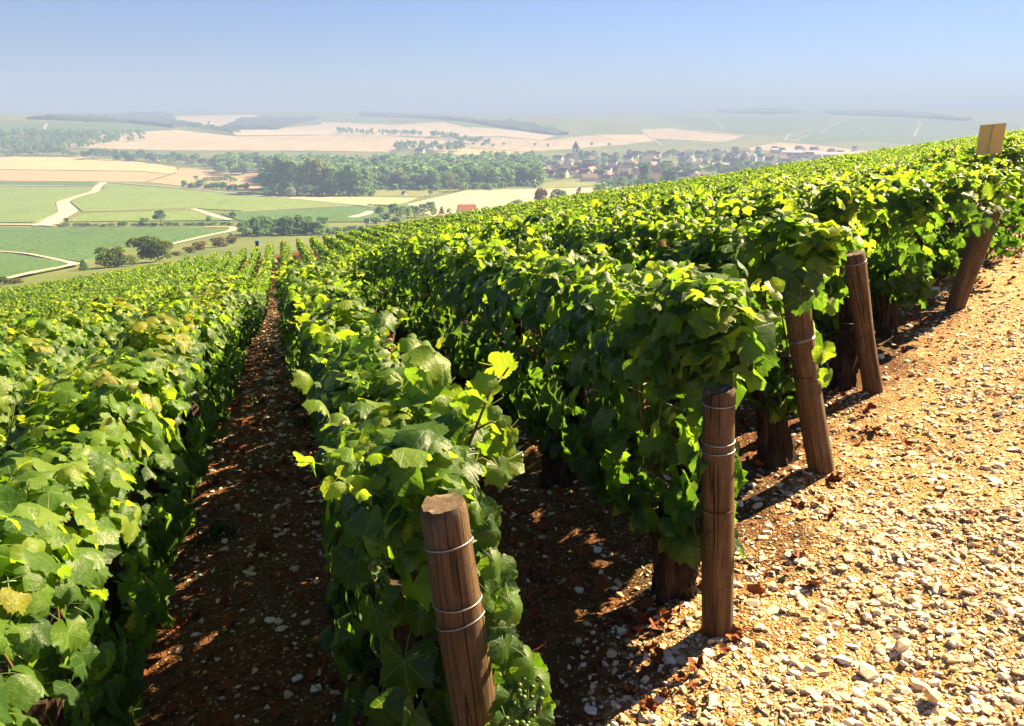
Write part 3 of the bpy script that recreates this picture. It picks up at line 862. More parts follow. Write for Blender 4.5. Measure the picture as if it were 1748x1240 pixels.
joined_trees("undergrowth", wood_spots(150, 448, 925, 316, 336, 4, 8, 11, lambda x, y: abs(y - (334 if x < 640 else 323 if x < 860 else 318)) < 3), ['bush_dark', 'bush'])
joined_trees("hillside_woods", wood_spots(420, -30, 250, 228, 262, 9, 14, 2, lambda x, y: y < 262 - max(0, x - 95) * .14 and y > 228 + max(0, x - 170) * .02), ['round_dark', 'round_mid', 'round_dark'], .2)
joined_trees("ridge_trees", wood_spots(120, 290, 410, 212, 231, 12, 18, 3, lambda x, y: abs(y - (214 + (x - 300) * .165)) < 2.2)
             + wood_spots(70, 575, 720, 226, 234, 12, 17, 4, lambda x, y: abs(y - (228 + (x - 575) * .035)) < 2.5)
             + wood_spots(60, 735, 835, 232, 252, 12, 18, 5, lambda x, y: abs(y - (233 + max(0, x - 735) * .17)) < 2.2)
             + wood_spots(60, 675, 790, 248, 262, 12, 20, 6, lambda x, y: abs(y - 257) < 3)
             + wood_spots(40, 150, 240, 206, 212, 10, 16, 7, lambda x, y: abs(y - 209) < 2), ['round_dark', 'round_mid'], .2)
for i, x in enumerate((808, 824, 842, 860, 913, 935, 1010, 1040)):
    T(x, 250 + (i % 3), 7, 8, 'round_dark', "tiny solitary tree on the pale fields behind the village", "solitary trees on the fields behind the village")

# ------------------------------------------------------------------ village
def house_meshes(w, l, hw, hr, roofmat, gable_over=.4):
    a, b = w / 2, l / 2
    V = [(-a, -b, 0), (a, -b, 0), (a, b, 0), (-a, b, 0), (-a, -b, hw), (a, -b, hw), (a, b, hw), (-a, b, hw), (0, -b, hw + hr), (0, b, hw + hr)]
    wall = bpy.data.meshes.new("house_wall")
    wall.from_pydata(V, [], [(0, 1, 5, 8, 4), (1, 2, 6, 5), (2, 3, 7, 9, 6), (3, 0, 4, 7)]); wall.materials.append(M['wall'])
    o, t = gable_over, .25
    k = hr / a
    R = [(-a - o, -b - o, hw - o*k), (0, -b - o, hw + hr), (a + o, -b - o, hw - o*k), (-a - o, b + o, hw - o*k), (0, b + o, hw + hr), (a + o, b + o, hw - o*k)]
    R2 = [(x, y, z + t) for x, y, z in R]
    roof = bpy.data.meshes.new("house_roof")
    roof.from_pydata([(x, y, z + .02) for x, y, z in R] + R2, [], [(0, 1, 4, 3), (1, 2, 5, 4), (6, 9, 10, 7), (7, 10, 11, 8), (0, 6, 7, 1), (1, 7, 8, 2), (5, 11, 10, 4), (4, 10, 9, 3), (0, 3, 9, 6), (2, 8, 11, 5)])
    roof.materials.append(roofmat)
    ch = bpy.data.meshes.new("house_chimney"); bm = bmesh.new(); bmesh.ops.create_cube(bm, size=1)
    for v in bm.verts: v.co = Vector((v.co.x * .8 + a * .25, v.co.y * .9 + b * .55, v.co.z * 1.8 + hw + hr * .9))
    bm.to_mesh(ch); bm.free(); ch.materials.append(M['wall'])
    win = bpy.data.meshes.new("house_window"); bm = bmesh.new(); bmesh.ops.create_cube(bm, size=1)
    for v in bm.verts: v.co = Vector((v.co.x * .12, v.co.y * 1.0, v.co.z * 1.4))
    bm.to_mesh(win); bm.free(); win.materials.append(M['pane'])
    return wall, roof, ch, win, (a, b, hw)
HK = [house_meshes(8, 12, 5.2, 4.2, M['roof_brown']), house_meshes(9, 15, 6, 4.6, M['roof_brown']), house_meshes(7, 9, 4.2, 3.6, M['roof_brown']), house_meshes(9, 20, 5, 4.4, M['roof_brown']), house_meshes(8, 11, 6.5, 4.0, M['roof_slate'])]
HK_RED = house_meshes(8.5, 13, 4.6, 3.4, M['roof_red'])
def house(px, py, kind, rz, s=1.0, label=None, group=None, windows=False, pos=None):
    p = at(px, py)[0] if pos is None else pos
    wall, roof, ch, win, (a, b, hw) = kind
    t = empty("house", (p.x, p.y, p.z - .4), rz); t.scale = (s, s, s)
    tag(t, label, "house", group)
    place("wall", wall, t); rf = place("roof", roof, t); place("chimney", ch, rf)
    if windows:
        for side in (-1, 1):
            for y in (-.5, 0, .5):
                place("window", win, t, (side * (a + .03), y * b * 1.3, hw * .6))
            place("window", win, t, (0, side * (b + .03), hw * .62), (0, 0, math.pi / 2))
    return t
VR = random.Random(21)
def in_village(x, y):
    top = 268 - .02 * (x - 910) + (6 if x < 990 else 0) - (8 if x > 1230 else 0)
    return top < y < 335 and not (x < 1050 and y > 312) and not (x < 1000 and y > 306) and not (1050 < x < 1150 and y > 316) and not (1165 < x < 1245 and 296 < y < 330 and VR.random() < .7)
placed = []; count = 0; tries = 0
while count < 290 and tries < 16000:
    tries += 1
    x, y = VR.uniform(912, 1480), VR.uniform(258, 333)
    if not in_village(x, y): continue
    if any(abs(x - a) < 6.5 and abs(y - b) < 2.6 for a, b in placed): continue
    placed.append((x, y)); count += 1
    house(x, y, HK[VR.choice([0, 0, 1, 2, 2, 3, 4])], VR.choice([.3, .3, 1.87, 1.2, 2.6, .8]) + VR.uniform(-.15, .15), VR.uniform(.85, 1.15),
          "pale-walled village house with dark tiled roof in the valley", "houses of the village")
house(797, 367, HK_RED, 1.75, .85, "white house with bright orange roof just over the vineyard's edge", None, True)
house(1163, 334, HK_RED, 1.45, 1.25, "pale house with a long red roof before the poplars", None, True)
house(1228, 330, HK[0], .25, 1.25, "left of two pale gabled houses peeping over the vineyard", None, True)
house(1245, 329, HK[2], .30, 1.45, "right of two pale gabled houses peeping over the vineyard", None, True)
house(266, 274, HK[2], 1.4, 1.2, "small farmhouse with brown roof in the stream-side tree line", None)
house(717, 264, HK[0], 1.3, 1.3, "small pale farmhouse left of two behind the big wood", None)
house(735, 265, HK[2], 1.8, 1.3, "small pale farmhouse right of two behind the big wood", None)
house(905, 318, HK[2], 1.3, 1.2, "pale house half hidden in trees at the wood's right end", None)
house(690, 333, HK[2], .9, .45, "tiny garden shed with slate-like roof among the allotments", None)
house(358, 212, HK[2], 1.4, 1.3, "pale farm on the distant field below the ridge", None)
# long sheds at the right end of the village
def shed(px, py, w, l, h, rz, label):
    p = at(px, py)[0]
    t = empty("warehouse", (p.x, p.y, p.z - .3), rz); tag(t, label, "warehouse")
    bm = bmesh.new(); bmesh.ops.create_cube(bm, size=1)
    for v in bm.verts: v.co = Vector((v.co.x * l, v.co.y * w, (v.co.z + .5) * h))
    place("wall", bm_mesh("shed_wall", bm, M['wall']), t)
    r = bpy.data.meshes.new("shed_roof")
    a, b = l/2 + .6, w/2 + .6
    r.from_pydata([(-a, -b, h+.02), (a, -b, h+.02), (a, b, h+.02), (-a, b, h+.02), (-a, 0, h + w*.16), (a, 0, h + w*.16)], [], [(0, 1, 5, 4), (2, 3, 4, 5), (1, 2, 5), (3, 0, 4), (0, 3, 2, 1)])
    r.materials.append(M['sheet_metal']); place("roof", r, t)
shed(1365, 268, 22, 62, 8, -.2, "long pale warehouse behind the village's right end")
shed(1432, 272, 24, 80, 8, -.25, "longest low warehouse at the far right of the village")
shed(1335, 262, 18, 40, 7, -.1, "short pale warehouse above the village roofs")
shed(1240, 288, 14, 40, 6, -.2, "white flat-roofed hall in the middle of the village")
# church
p, D = at(982, 279)
ch = empty("church", (p.x, p.y, p.z), .35); tag(ch, "village church with square pale tower and pointed spire", "church")
def boxm(name, x0, x1, y0, y1, z0, z1, mat):
    bm = bmesh.new(); bmesh.ops.create_cube(bm, size=1)
    for v in bm.verts: v.co = Vector(((x0+x1)/2 + v.co.x*(x1-x0), (y0+y1)/2 + v.co.y*(y1-y0), (z0+z1)/2 + v.co.z*(z1-z0)))
    return bm_mesh(name, bm, mat)
place("tower", boxm("church_tower", -4, 4, -4, 4, -1, 23, M['wall']), ch)
sp = bpy.data.meshes.new("church_spire"); sp.from_pydata([(-4.4, -4.4, 23.02), (4.4, -4.4, 23.02), (4.4, 4.4, 23.02), (-4.4, 4.4, 23.02), (0, 0, 34)], [], [(0, 1, 4), (1, 2, 4), (2, 3, 4), (3, 0, 4), (3, 2, 1, 0)]); sp.materials.append(M['roof_slate'])
place("spire", sp, ch)
wl_, rf_, _, _, _ = house_meshes(11, 26, 9, 6, M['roof_brown'])
place("nave", wl_, ch, (0, 17.5, -1)); place("nave_roof", rf_, ch, (0, 17.5, -1))
for sx in (-1, 1): place("belfry_opening", boxm("belfry", -.15, .15, -1.2, 1.2, -2, 2, M['pane']), ch, (sx * 4.05, 0, 19))
place("belfry_opening", boxm("belfry", -1.2, 1.2, -.15, .15, -2, 2, M['pane']), ch, (0, -4.05, 19))
# village trees
for i in range(80):
    for _ in range(50):
        x, y = VR.uniform(912, 1480), VR.uniform(262, 336)
        if in_village(x, y) and (x > 1010 or y < 300 or VR.random() < .5): break
    k = VR.choice(['round_dark', 'round_mid', 'round_dark', 'round_mid', 'round_dark', 'poplar_dark'])
    T(x, y + 3, VR.uniform(8, 15), VR.uniform(10, 17), k, "leafy tree standing among the village houses", "trees among the village houses")
for x, y, h, w in ((1134, 327, 38, 12), (1142, 327, 40, 12), (1149, 327, 36, 11), (1094, 322, 38, 14), (1102, 322, 42, 15)):
    T(x, y, h, w, 'poplar_dark', "tall dark column-shaped poplar in front of the village", "column poplars in front of the village")
for i in range(30):
    x = 1035 + i * 9.5 + VR.uniform(-3, 3)
    T(x, 324 + VR.uniform(-4, 4), VR.uniform(12, 26), VR.uniform(17, 26), VR.choice(['round_dark', 'round_mid', 'round_mid']),
      "round leafy tree in the belt below the village", "tree belt below the village")
for i in range(26):
    x = 1130 + i * 9 + VR.uniform(-3, 3)
    T(x, 300 + VR.uniform(-5, 3) - .03 * (x - 1130), VR.uniform(10, 20), VR.uniform(16, 24), VR.choice(['round_dark', 'round_dark', 'round_mid']),
      "dark tree in the leafy band through the village", "leafy band through the village")

# ------------------------------------------------------------------ vine leaves
HALF_FINE = [(0, .62), (8, .55), (13, .57), (20, .49), (26, .50), (32, .455), (39, .51), (45, .53), (52, .585), (60, .53), (67, .54), (75, .475), (83, .485), (91, .465), (100, .51), (112, .525), (124, .465), (138, .44), (156, .33), (171, .12)]
HALF_MID = [(0, .61), (15, .53), (31, .46), (50, .57), (70, .52), (88, .47), (111, .52), (150, .37)]
def leaf_template(rng, half, ring_n, ser=.0, petiole=False):
    th = [a for a, _ in half] + [-a for a, _ in half[:0:-1]]
    rr = [r for _, r in half] + [r for _, r in half[:0:-1]]
    n = len(half)
    th = np.radians(np.array([-a for a, _ in half[:0:-1]] + [a for a, _ in half], float))
    rr = np.array([r for _, r in half[:0:-1]] + [r for _, r in half]) * (1 + rng.normal(0, .035, 2*n - 1))
    th = th + rng.normal(0, .02, 2*n - 1)
    pts = [(0.0, 0.0)]; faces = []
    no = len(th)
    if ring_n:
        rt = np.linspace(th[0] * .93, th[-1] * .93, ring_n); r2 = np.interp(rt, th, rr) * .5
        pts += [(math.sin(a) * r, math.cos(a) * r) for a, r in zip(rt, r2)]
        base = 1 + ring_n
        pts += [(math.sin(a) * r, math.cos(a) * r) for a, r in zip(th, rr)]
        for i in range(ring_n - 1): faces.append((0, 1 + i + 1, 1 + i))
        i = j = 0
        while i < ring_n - 1 or j < no - 1:
            if j == no - 1 or (i < ring_n - 1 and rt[i + 1] < th[j + 1]):
                faces.append((1 + i, 1 + i + 1, base + j)); i += 1
            else:
                faces.append((1 + i, base + j + 1, base + j)); j += 1
        faces.append((0, 1, base)); faces.append((0, base + no - 1, ring_n))
    else:
        pts += [(math.sin(a) * r, math.cos(a) * r) for a, r in zip(th, rr)]
        for i in range(no - 1): faces.append((0, i + 2, i + 1))
    p = np.array(pts)
    r = np.hypot(p[:, 0], p[:, 1]); a = np.arctan2(p[:, 0], p[:, 1])
    droop, fold, ruf, ph = rng.uniform(.1, 1.0), rng.uniform(-.40, .42), rng.uniform(.05, .19), rng.uniform(0, 6.28)
    z = -droop * r**2 + fold * np.abs(p[:, 0]) + ruf * np.sin(3 * a + ph) * r * 1.6 + ruf * .5 * np.sin(5 * a + 2 * ph) * r**2 * 2 + rng.uniform(-.25, .25) * p[:, 0] * p[:, 1] * 2 - .3 * np.maximum(p[:, 1] - .2, 0) ** 1.5 * rng.uniform(0, 1.2)
    z += rng.normal(0, .012, len(z)) * (r > .3)
    V = np.c_[p, z]
    UV = p.copy()
    # wind check: faces should look along +z
    F = np.array(faces)
    c = np.cross(V[F[:, 1]] - V[F[:, 0]], V[F[:, 2]] - V[F[:, 0]])[:, 2]
    F[c < 0] = F[c < 0][:, ::-1]
    if petiole:
        k = len(V)
        V = np.concatenate([V, [(-.012, 0, .004), (.012, 0, .004), (-.010, -.30, -.10), (.010, -.30, -.10), (-.009, -.55, -.30), (.009, -.55, -.30)]])
        UV = np.concatenate([UV, np.full((6, 2), 0.0)])
        F = np.concatenate([F, [(k, k+1, k+3), (k, k+3, k+2), (k+2, k+3, k+5), (k+2, k+5, k+4)]])
    return V, F, UV
_lr = np.random.default_rng(101)
FINE = [leaf_template(_lr, HALF_FINE, 9, petiole=True) for _ in range(14)]
for _q in (2, 5):
    _v, _f, _u = FINE[_q]; _v = _v.copy(); _v[:, 2] *= .28; FINE.append((_v, _f, _u))
MID = [leaf_template(_lr, HALF_MID, 0) for _ in range(10)]
def quad_leaf(rng):
    f = rng.uniform(-.1, .3)
    V = np.array([(0, -.35, 0), (.46, .08, f), (0, .6, -.25), (-.46, .08, f)]); return V, np.array([(0, 1, 2), (0, 2, 3)]), V[:, :2].copy()
QUAD = [quad_leaf(_lr) for _ in range(6)]
LEAF_MESH = [np_mesh("leaf", V, F, M['leaf'], uv=UV, attrs={"tint": np.zeros(len(V))}, smooth_shade=True) for V, F, UV in FINE]

def frames(nrm, tip):
    n = nrm / (np.linalg.norm(nrm, axis=1)[:, None] + 1e-9)
    t = tip - n * (tip * n).sum(1)[:, None]; t /= np.linalg.norm(t, axis=1)[:, None] + 1e-9
    return np.stack([np.cross(t, n), t, n], -1)          # columns: side, tip, normal

def canopy(rng, n, L, lo, hi, hw, top_extra=.16, slope=0.0, size=(.068, .142), y0=None):
    """leaf positions, frames, sizes and tints of one vine's hedge, in row coordinates"""
    ya = -L/2 if y0 is None else y0
    y = rng.uniform(ya, L/2, n)
    wall = rng.random(n)
    mid, hh = (lo + hi) / 2, (hi - lo) / 2
    ang = np.where(wall < .40, rng.uniform(.62, 1.42, n) * math.pi, np.where(wall < .78, rng.uniform(-.42, .38, n) * math.pi, rng.uniform(.2, .8, n) * math.pi))
    ca, sa = np.cos(ang), np.sin(ang)
    depth = 1 - .62 * rng.random(n) ** 1.9
    ph = rng.uniform(0, 6.28, 4)
    bul = 1 + .16 * np.sin(y * 5.2 + ph[0]) * np.cos(ang * 2 + ph[1]) + .14 * np.sin(y * 9.1 + ang * 3 + ph[2])
    topw = 1 + .13 * np.sin(y * 4.3 + ph[3]) + .09 * np.sin(y * 11 + ph[1])
    if y0 is not None: bul = bul * (.45 + .55 * smooth(y, ya, ya + .40))
    x = hw * np.sign(ca) * np.abs(ca) ** .55 * depth * bul
    z = mid + hh * np.sign(sa) * np.abs(sa) ** .62 * np.where(sa > 0, topw, 1) * (1 - .35 * (1 - depth))
    out = np.stack([np.sign(ca) * np.abs(ca) ** .7, np.zeros(n), np.clip(sa, -.25, 1) * .95], -1)
    nrm = out + np.array([0, 0, .38]) + rng.normal(size=(n, 3)) * .36
    tip = out * .35 + np.array([0, 0, -.95]) + rng.normal(size=(n, 3)) * .42
    top = sa > .75
    tip[top] = np.stack([np.sign(rng.normal(size=top.sum())) * .8, rng.normal(size=top.sum()), np.full(top.sum(), -.35)], -1)
    s = rng.uniform(*size, n) * np.where(top, .92, 1)
    tint = np.clip(rng.normal(.35, .16, n) + .28 * np.clip((z - mid) / hh, 0, 1.2), .02, .9)  # tint rises with height: sunlit tops and darker shaded walls put into leaf colour
    tint = np.where(rng.random(n) < .002, rng.uniform(.94, 1.0, n), tint)
    # young shoots standing above the hedge, with smaller lighter leaves
    m = int(n * top_extra)
    ns = max(1, m // 4)
    sx, sy = rng.uniform(-hw * .8, hw * .8, ns), rng.uniform(ya, L/2, ns)
    sh = rng.uniform(.05, .24, ns)
    k = rng.integers(0, ns, m); f = rng.random(m)
    ex = sx[k] + (f * .16) * np.sign(sx[k]) * rng.random(m) + rng.normal(0, .035, m)
    ey = sy[k] + rng.normal(0, .045, m); ez = hi * 1.0 + sh[k] * f - .05
    en = np.stack([rng.normal(0, .6, m), rng.normal(0, .6, m), np.full(m, .75)], -1)
    et = np.stack([rng.normal(0, 1, m), rng.normal(0, 1, m), np.full(m, -.25)], -1)
    es = rng.uniform(size[0] * .55, size[1] * .85, m) * (1 - .35 * f)
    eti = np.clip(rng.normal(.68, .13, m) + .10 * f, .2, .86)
    pos = np.concatenate([np.stack([x, y, z], -1), np.stack([ex, ey, ez], -1)])
    pos[:, 2] += slope * pos[:, 1]
    Fm = frames(np.concatenate([nrm, en]), np.concatenate([tip, et]))
    inner = np.concatenate([depth, np.full(m, 1.0)])
    return pos, Fm, np.concatenate([s, es]), np.concatenate([tint, eti]), inner, np.concatenate([out, np.tile([0, 0, 1.0], (m, 1))])

def leaves_mesh(name, rng, temps, pos, Fm, s, tint, mat, smooth_shade=False):
    nT = len(temps); nv = len(temps[0][0])
    TV = np.stack([t[0] for t in temps]); TF = [t[1] for t in temps]; TU = np.stack([t[2] for t in temps])
    k = rng.integers(0, nT, len(pos))
    V = np.einsum('nij,nvj->nvi', Fm, TV[k]) * s[:, None, None] + pos[:, None, :]
    F = np.stack(TF)[k] + (np.arange(len(pos)) * nv)[:, None, None]
    return np_mesh(name, V.reshape(-1, 3), F.reshape(-1, 3), mat, uv=TU[k].reshape(-1, 2), attrs={"tint": np.repeat(tint, nv)}, smooth_shade=smooth_shade)

# trunks: gnarled, flaking
def trunk_mesh(seed, h=.62, r0=.075):
    rng = np.random.default_rng(seed); k, n = 20, 20
    t = np.linspace(0, 1, k)
    pts = np.stack([.05 * np.sin(t * 4 + rng.uniform(0, 6)) * t + rng.uniform(-.06, .06) * t, .05 * np.sin(t * 3 + rng.uniform(0, 6)) * t, t * h - .06], -1)
    rad = r0 * (1.0 + .28 * np.exp(-(t / .10) ** 2) + .22 * np.exp(-((t - rng.uniform(.5, .8)) / .13) ** 2) - .38 * t)
    ang = np.arange(n) / n * 2 * math.pi
    tw = rng.uniform(-3, 3)
    lump = rng.normal(size=(3, 3))
    wob = np.stack([1 + .22 * np.sin(3 * ang + tw * q + lump[0, 0]) + .13 * np.sin(5 * ang + tw * 1.4 * q) * math.cos(6 * q + lump[0, 1]) + .12 * np.sin(8 * ang + tw * 1.7 * q + 1) + .17 * math.sin(9 * q + lump[1, 0]) + rng.normal(0, .085, n) for q in t])
    V, Q, T3 = tube(pts, rad, n, True, wob)
    Vs, Qs, Ts, off = [V], [Q], [T3], len(V)
    for b in range(44):                 # loose bark strips
        a = rng.uniform(0, 6.28); q0 = rng.uniform(0, .7); q1 = q0 + rng.uniform(.12, .3)
        sp_ = []
        for q in np.linspace(q0, min(q1, .97), 4):
            i = q * (k - 1); c = np.array([np.interp(i, np.arange(k), pts[:, d]) for d in range(3)]); r = np.interp(i, np.arange(k), rad) * (1.02 + .13 * abs(q - q0) / .3 * rng.random())
            aa = a + tw * .22 * (q - q0)
            sp_.append(c + np.array([math.cos(aa) * r, math.sin(aa) * r, 0]))
        v, qd, t3 = tube(sp_, [.004, .010, .009, .003], 4)
        Vs.append(v); Qs.append(qd + off); Ts.append(t3 + off); off += len(v)
    return np_mesh("vine_trunk", np.concatenate(Vs), [np.concatenate(Qs), np.concatenate(Ts)], M['bark'], smooth_shade=False)
TRUNKS = [trunk_mesh(200 + i, .66, .080 + .007 * (i % 4)) for i in range(6)]
SHOOTS = []
for i in range(5):
    rr = np.random.default_rng(300 + i)
    b = rr.uniform(-.12, .12, 2)
    v, q, t = tube([(0, 0, 0), (b[0]*.4, b[1]*.4, .25), (b[0], b[1], .5), (b[0]*1.9, b[1]*1.6, .74)], [.006, .005, .004, .002], 5)
    SHOOTS.append(np_mesh("vine_shoot", v, [q, t], M['shoot'], smooth_shade=True))
def grape_mesh(seed):
    rng = np.random.default_rng(seed); bm = bmesh.new()
    for i in range(34):
        q = rng.random() ** .8; r = .032 * (1 - q * .75); a = rng.uniform(0, 6.28)
        bmesh.ops.create_icosphere(bm, subdivisions=1, radius=rng.uniform(.0065, .0085), matrix=Matrix.Translation((math.cos(a) * r, math.sin(a) * r, -q * .11)))
    return bm_mesh("grape_cluster", bm, M['grape'], True)
GRAPES = [grape_mesh(1), grape_mesh(2)]

# ------------------------------------------------------------------ the vineyard, row by row
ORD = "first second third fourth fifth sixth seventh eighth ninth tenth eleventh twelfth".split()
def ordinal(i): return ORD[i - 1] if i <= 12 else f"{i}{'th' if 10 <= i % 100 <= 20 else {1: 'st', 2: 'nd', 3: 'rd'}.get(i % 10, 'th')}"
ROW_TOP = {-2: 1.17, -1: 1.16, 0: 1.14, 1: 1.24, 2: 1.26, 3: 1.27, 4: 1.20, 5: 1.12, 6: 1.02, 7: 1.00, 8: 1.02, 9: 1.08, 10: 1.12}
vr = np.random.default_rng(500)
vines = []
for k in range(-34, 78):
    v = V0 + SPACING * k - {-1: .10, 0: .07}.get(k, 0)
    u = row_start(v) + ({0: .72, 5: .5}.get(k, .30) if k >= 0 else .3)
    if k == 1: u = 2.52
    if k < -1: u = max(u, -2.0)
    i = 0
    while u < 67.5 + 1.5 * math.sin(v * .13):
        i += 1
        X, Y = to_xy(u, v); Zg = Hs(X, Y)
        zt = Zg + 1.1
        dep = Y * CP - zt * SP
        if dep > .35:
            sx = 874 + X / dep * FPX; sy = 620 - (Y * SP + zt * CP) / dep * FPX
            m = 90 + 900 / dep
            if -m < sx < 1748 + m and sy < 1240 + 900 / dep:
                vines.append(dict(k=k, i=i, u=u, v=v, X=X, Y=Y, Z=Zg, D=math.sqrt(X*X + Y*Y), sx=sx))
        u += vr.uniform(1.16, 1.32) if not (k == 1 and i == 1) else 1.35
vines.sort(key=lambda q: q['D'])
SINGLES = vines[:300]; MASS = vines[300:]
MIDVAR = []
for i in range(10):
    rg = np.random.default_rng(600 + i)
    pos, Fm, s, ti, inn, out = canopy(rg, 380, 1.4, .26, 1.20 + .05 * rg.normal(), .19, slope=-.16, top_extra=.10)
    MIDVAR.append(leaves_mesh("vine_foliage", rg, MID, pos, Fm, s * 1.08, ti, M['leaf_far']))
FARVAR = []
for i in range(8):
    rg = np.random.default_rng(650 + i)
    pos, Fm, s, ti, inn, out = canopy(rg, 290, 1.4, .30, 1.20 + .05 * rg.normal(), .155, slope=-.16, top_extra=.12)
    FARVAR.append(leaves_mesh("vine_foliage", rg, MID, pos, Fm, s * 1.1, ti, M['leaf_far']))

n_leafobj = 0
ROOTS = {}
def row_words(k): return f"{ordinal(k + 1)} row right of the dirt path" if k >= 0 else f"{ordinal(-k)} row left of the dirt path"
for q in SINGLES:
    k, i, D = q['k'], q['i'], q['D']
    t = empty("grapevine", (q['X'], q['Y'], q['Z']), RA)
    ROOTS[(k, i)] = t
    tag(t, f"leafy vine, {ordinal(i)} from the near end of the {row_words(k)}", "grapevine", "vines in the vineyard rows")
    hi = ROW_TOP.get(k, 1.24)
    rg = np.random.default_rng(7000 + k * 97 + i)
    if D < 9.5:
        slope = (Hs(*to_xy(q['u'] + .5, q['v'])) - Hs(*to_xy(q['u'] - .5, q['v'])))
        first = i == 1
        lo = {0: .12, -1: .10, -2: .2}.get(k, .30)
        n = 600 if D < 5.5 else 480
        pos, Fm, s, ti, inn, out = canopy(rg, n, 1.42, lo, hi, ({-1: .215, 0: .215 if first else .165}.get(k, .24 if k > 0 else .20) if D < 6 else .29 if k in (-1, 0) else .22 if k > 0 else .19), slope=slope, top_extra=.14 if k >= 0 else .07, y0=({0: -.40, 1: -.28, 2: -.20, 3: .02, 5: -.62}.get(k, -.3) if first and k >= 0 else None))
        if k < 0: ti = np.clip(ti + .09, 0, .95)
        # what shows most: outer leaves that face the camera
        cx, cy_ = -(q['X']), -(q['Y'])
        cl = np.array([cx * CA + cy_ * SA, -cx * SA + cy_ * CA, -(q['Z'] + .8)]); cl /= np.linalg.norm(cl)
        score = inn + .55 * (out @ cl) + .15 * rg.random(len(pos))
        npart = 290 if D < 5 else 210 if D < 7 else 140
        order = np.argsort(-score)
        top, rest = order[:npart], order[npart:]
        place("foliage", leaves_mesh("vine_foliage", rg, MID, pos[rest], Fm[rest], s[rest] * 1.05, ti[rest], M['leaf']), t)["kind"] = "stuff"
        for j in top:
            o = bpy.data.objects.new("leaf", LEAF_MESH[int(rg.integers(len(LEAF_MESH)))])
            link(o); o.parent = t
            mt = Matrix.Identity(4)
            for a in range(3):
                for b in range(3): mt[a][b] = float(Fm[j, a, b] * s[j])
                mt[a][3] = float(pos[j, a])
            o.matrix_basis = mt
            o["tint"] = float(ti[j])
            n_leafobj += 1
        place("trunk", TRUNKS[(k * 3 + i) % len(TRUNKS)], t, (0, 0, 0), (0, 0, rg.uniform(0, 6.28)))
        for j in range(4):
            place("shoot", SHOOTS[int(rg.integers(5))], t, (float(rg.uniform(-.08, .08)), float(rg.uniform(0 if first else -.5, .5)), hi - .90 + float(rg.uniform(0, .12))), (float(rg.uniform(-.25, .25)), float(rg.uniform(-.25, .25)), float(rg.uniform(0, 6))))
    else:
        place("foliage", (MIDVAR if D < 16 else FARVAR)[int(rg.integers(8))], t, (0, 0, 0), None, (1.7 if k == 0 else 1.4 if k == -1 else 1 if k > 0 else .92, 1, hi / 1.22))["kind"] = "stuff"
        if D < 16: place("trunk", TRUNKS[(k * 3 + i) % len(TRUNKS)], t, (0, 0, 0), (0, 0, rg.uniform(0, 6.28)))

# the rest of the vineyard: past 300 vines, one mass
def mass_vines():
    rg = np.random.default_rng(900)
    P_, F_, S_, T_ = [], [], [], []
    for q in MASS:
        n = int(np.interp(q['D'], [15, 28, 45, 80], [250, 175, 130, 95])); big = np.interp(q['D'], [15, 28, 45, 80], [1.08, 1.26, 1.55, 1.9])
        pos, Fm, s, ti, inn, out = canopy(rg, n, 1.4, .42, 1.20 + .05 * rg.normal(), (.28 if q['k'] == 0 else .2 if q['k'] == -1 else .135), slope=-.15, top_extra=.08)
        x = pos[:, 0] * CA - pos[:, 1] * SA + q['X']; y = pos[:, 0] * SA + pos[:, 1] * CA + q['Y']
        P_.append(np.stack([x, y, pos[:, 2] + q['Z']], -1))
        Rz = np.array([[CA, -SA, 0], [SA, CA, 0], [0, 0, 1]])
        F_.append(np.einsum('ij,njk->nik', Rz, Fm)); S_.append(s * big * rg.uniform(.9, 1.1)); T_.append(ti)
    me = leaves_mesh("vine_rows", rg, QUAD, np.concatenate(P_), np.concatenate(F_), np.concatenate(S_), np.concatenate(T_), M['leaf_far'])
    tag(place("vine_rows", me), kind="stuff")
mass_vines()

# leaves that the photo shows standing out by themselves
def screen_leaf(px, py, D, wpx, tip_deg, tilt, tint, parent, tmpl):
    p = P(px, py, D)
    right = Vector((1, 0, 0)); up = Vector((0, SP, CP)); fwd = Vector((0, CP, -SP))
    a = math.radians(tip_deg)
    tip = right * math.cos(a) + up * math.sin(a)
    nrm = (-fwd + right * tilt[0] + up * tilt[1]).normalized()
    tip = (tip - nrm * tip.dot(nrm)).normalized(); side = tip.cross(nrm)
    s = wpx * D / FPX
    mw = Matrix(((side.x*s, tip.x*s, nrm.x*s, p.x), (side.y*s, tip.y*s, nrm.y*s, p.y), (side.z*s, tip.z*s, nrm.z*s, p.z), (0, 0, 0, 1)))
    pm = Matrix.Translation(parent.location) @ Matrix.Rotation(parent.rotation_euler.z, 4, 'Z')
    o = bpy.data.objects.new("leaf", LEAF_MESH[tmpl]); link(o); o.parent = parent; o.matrix_basis = pm.inverted() @ mw; o["tint"] = tint
    return o
va, vb, vc, ve = ROOTS[(0, 1)], ROOTS[(1, 1)], ROOTS[(2, 1)], ROOTS[(5, 1)]
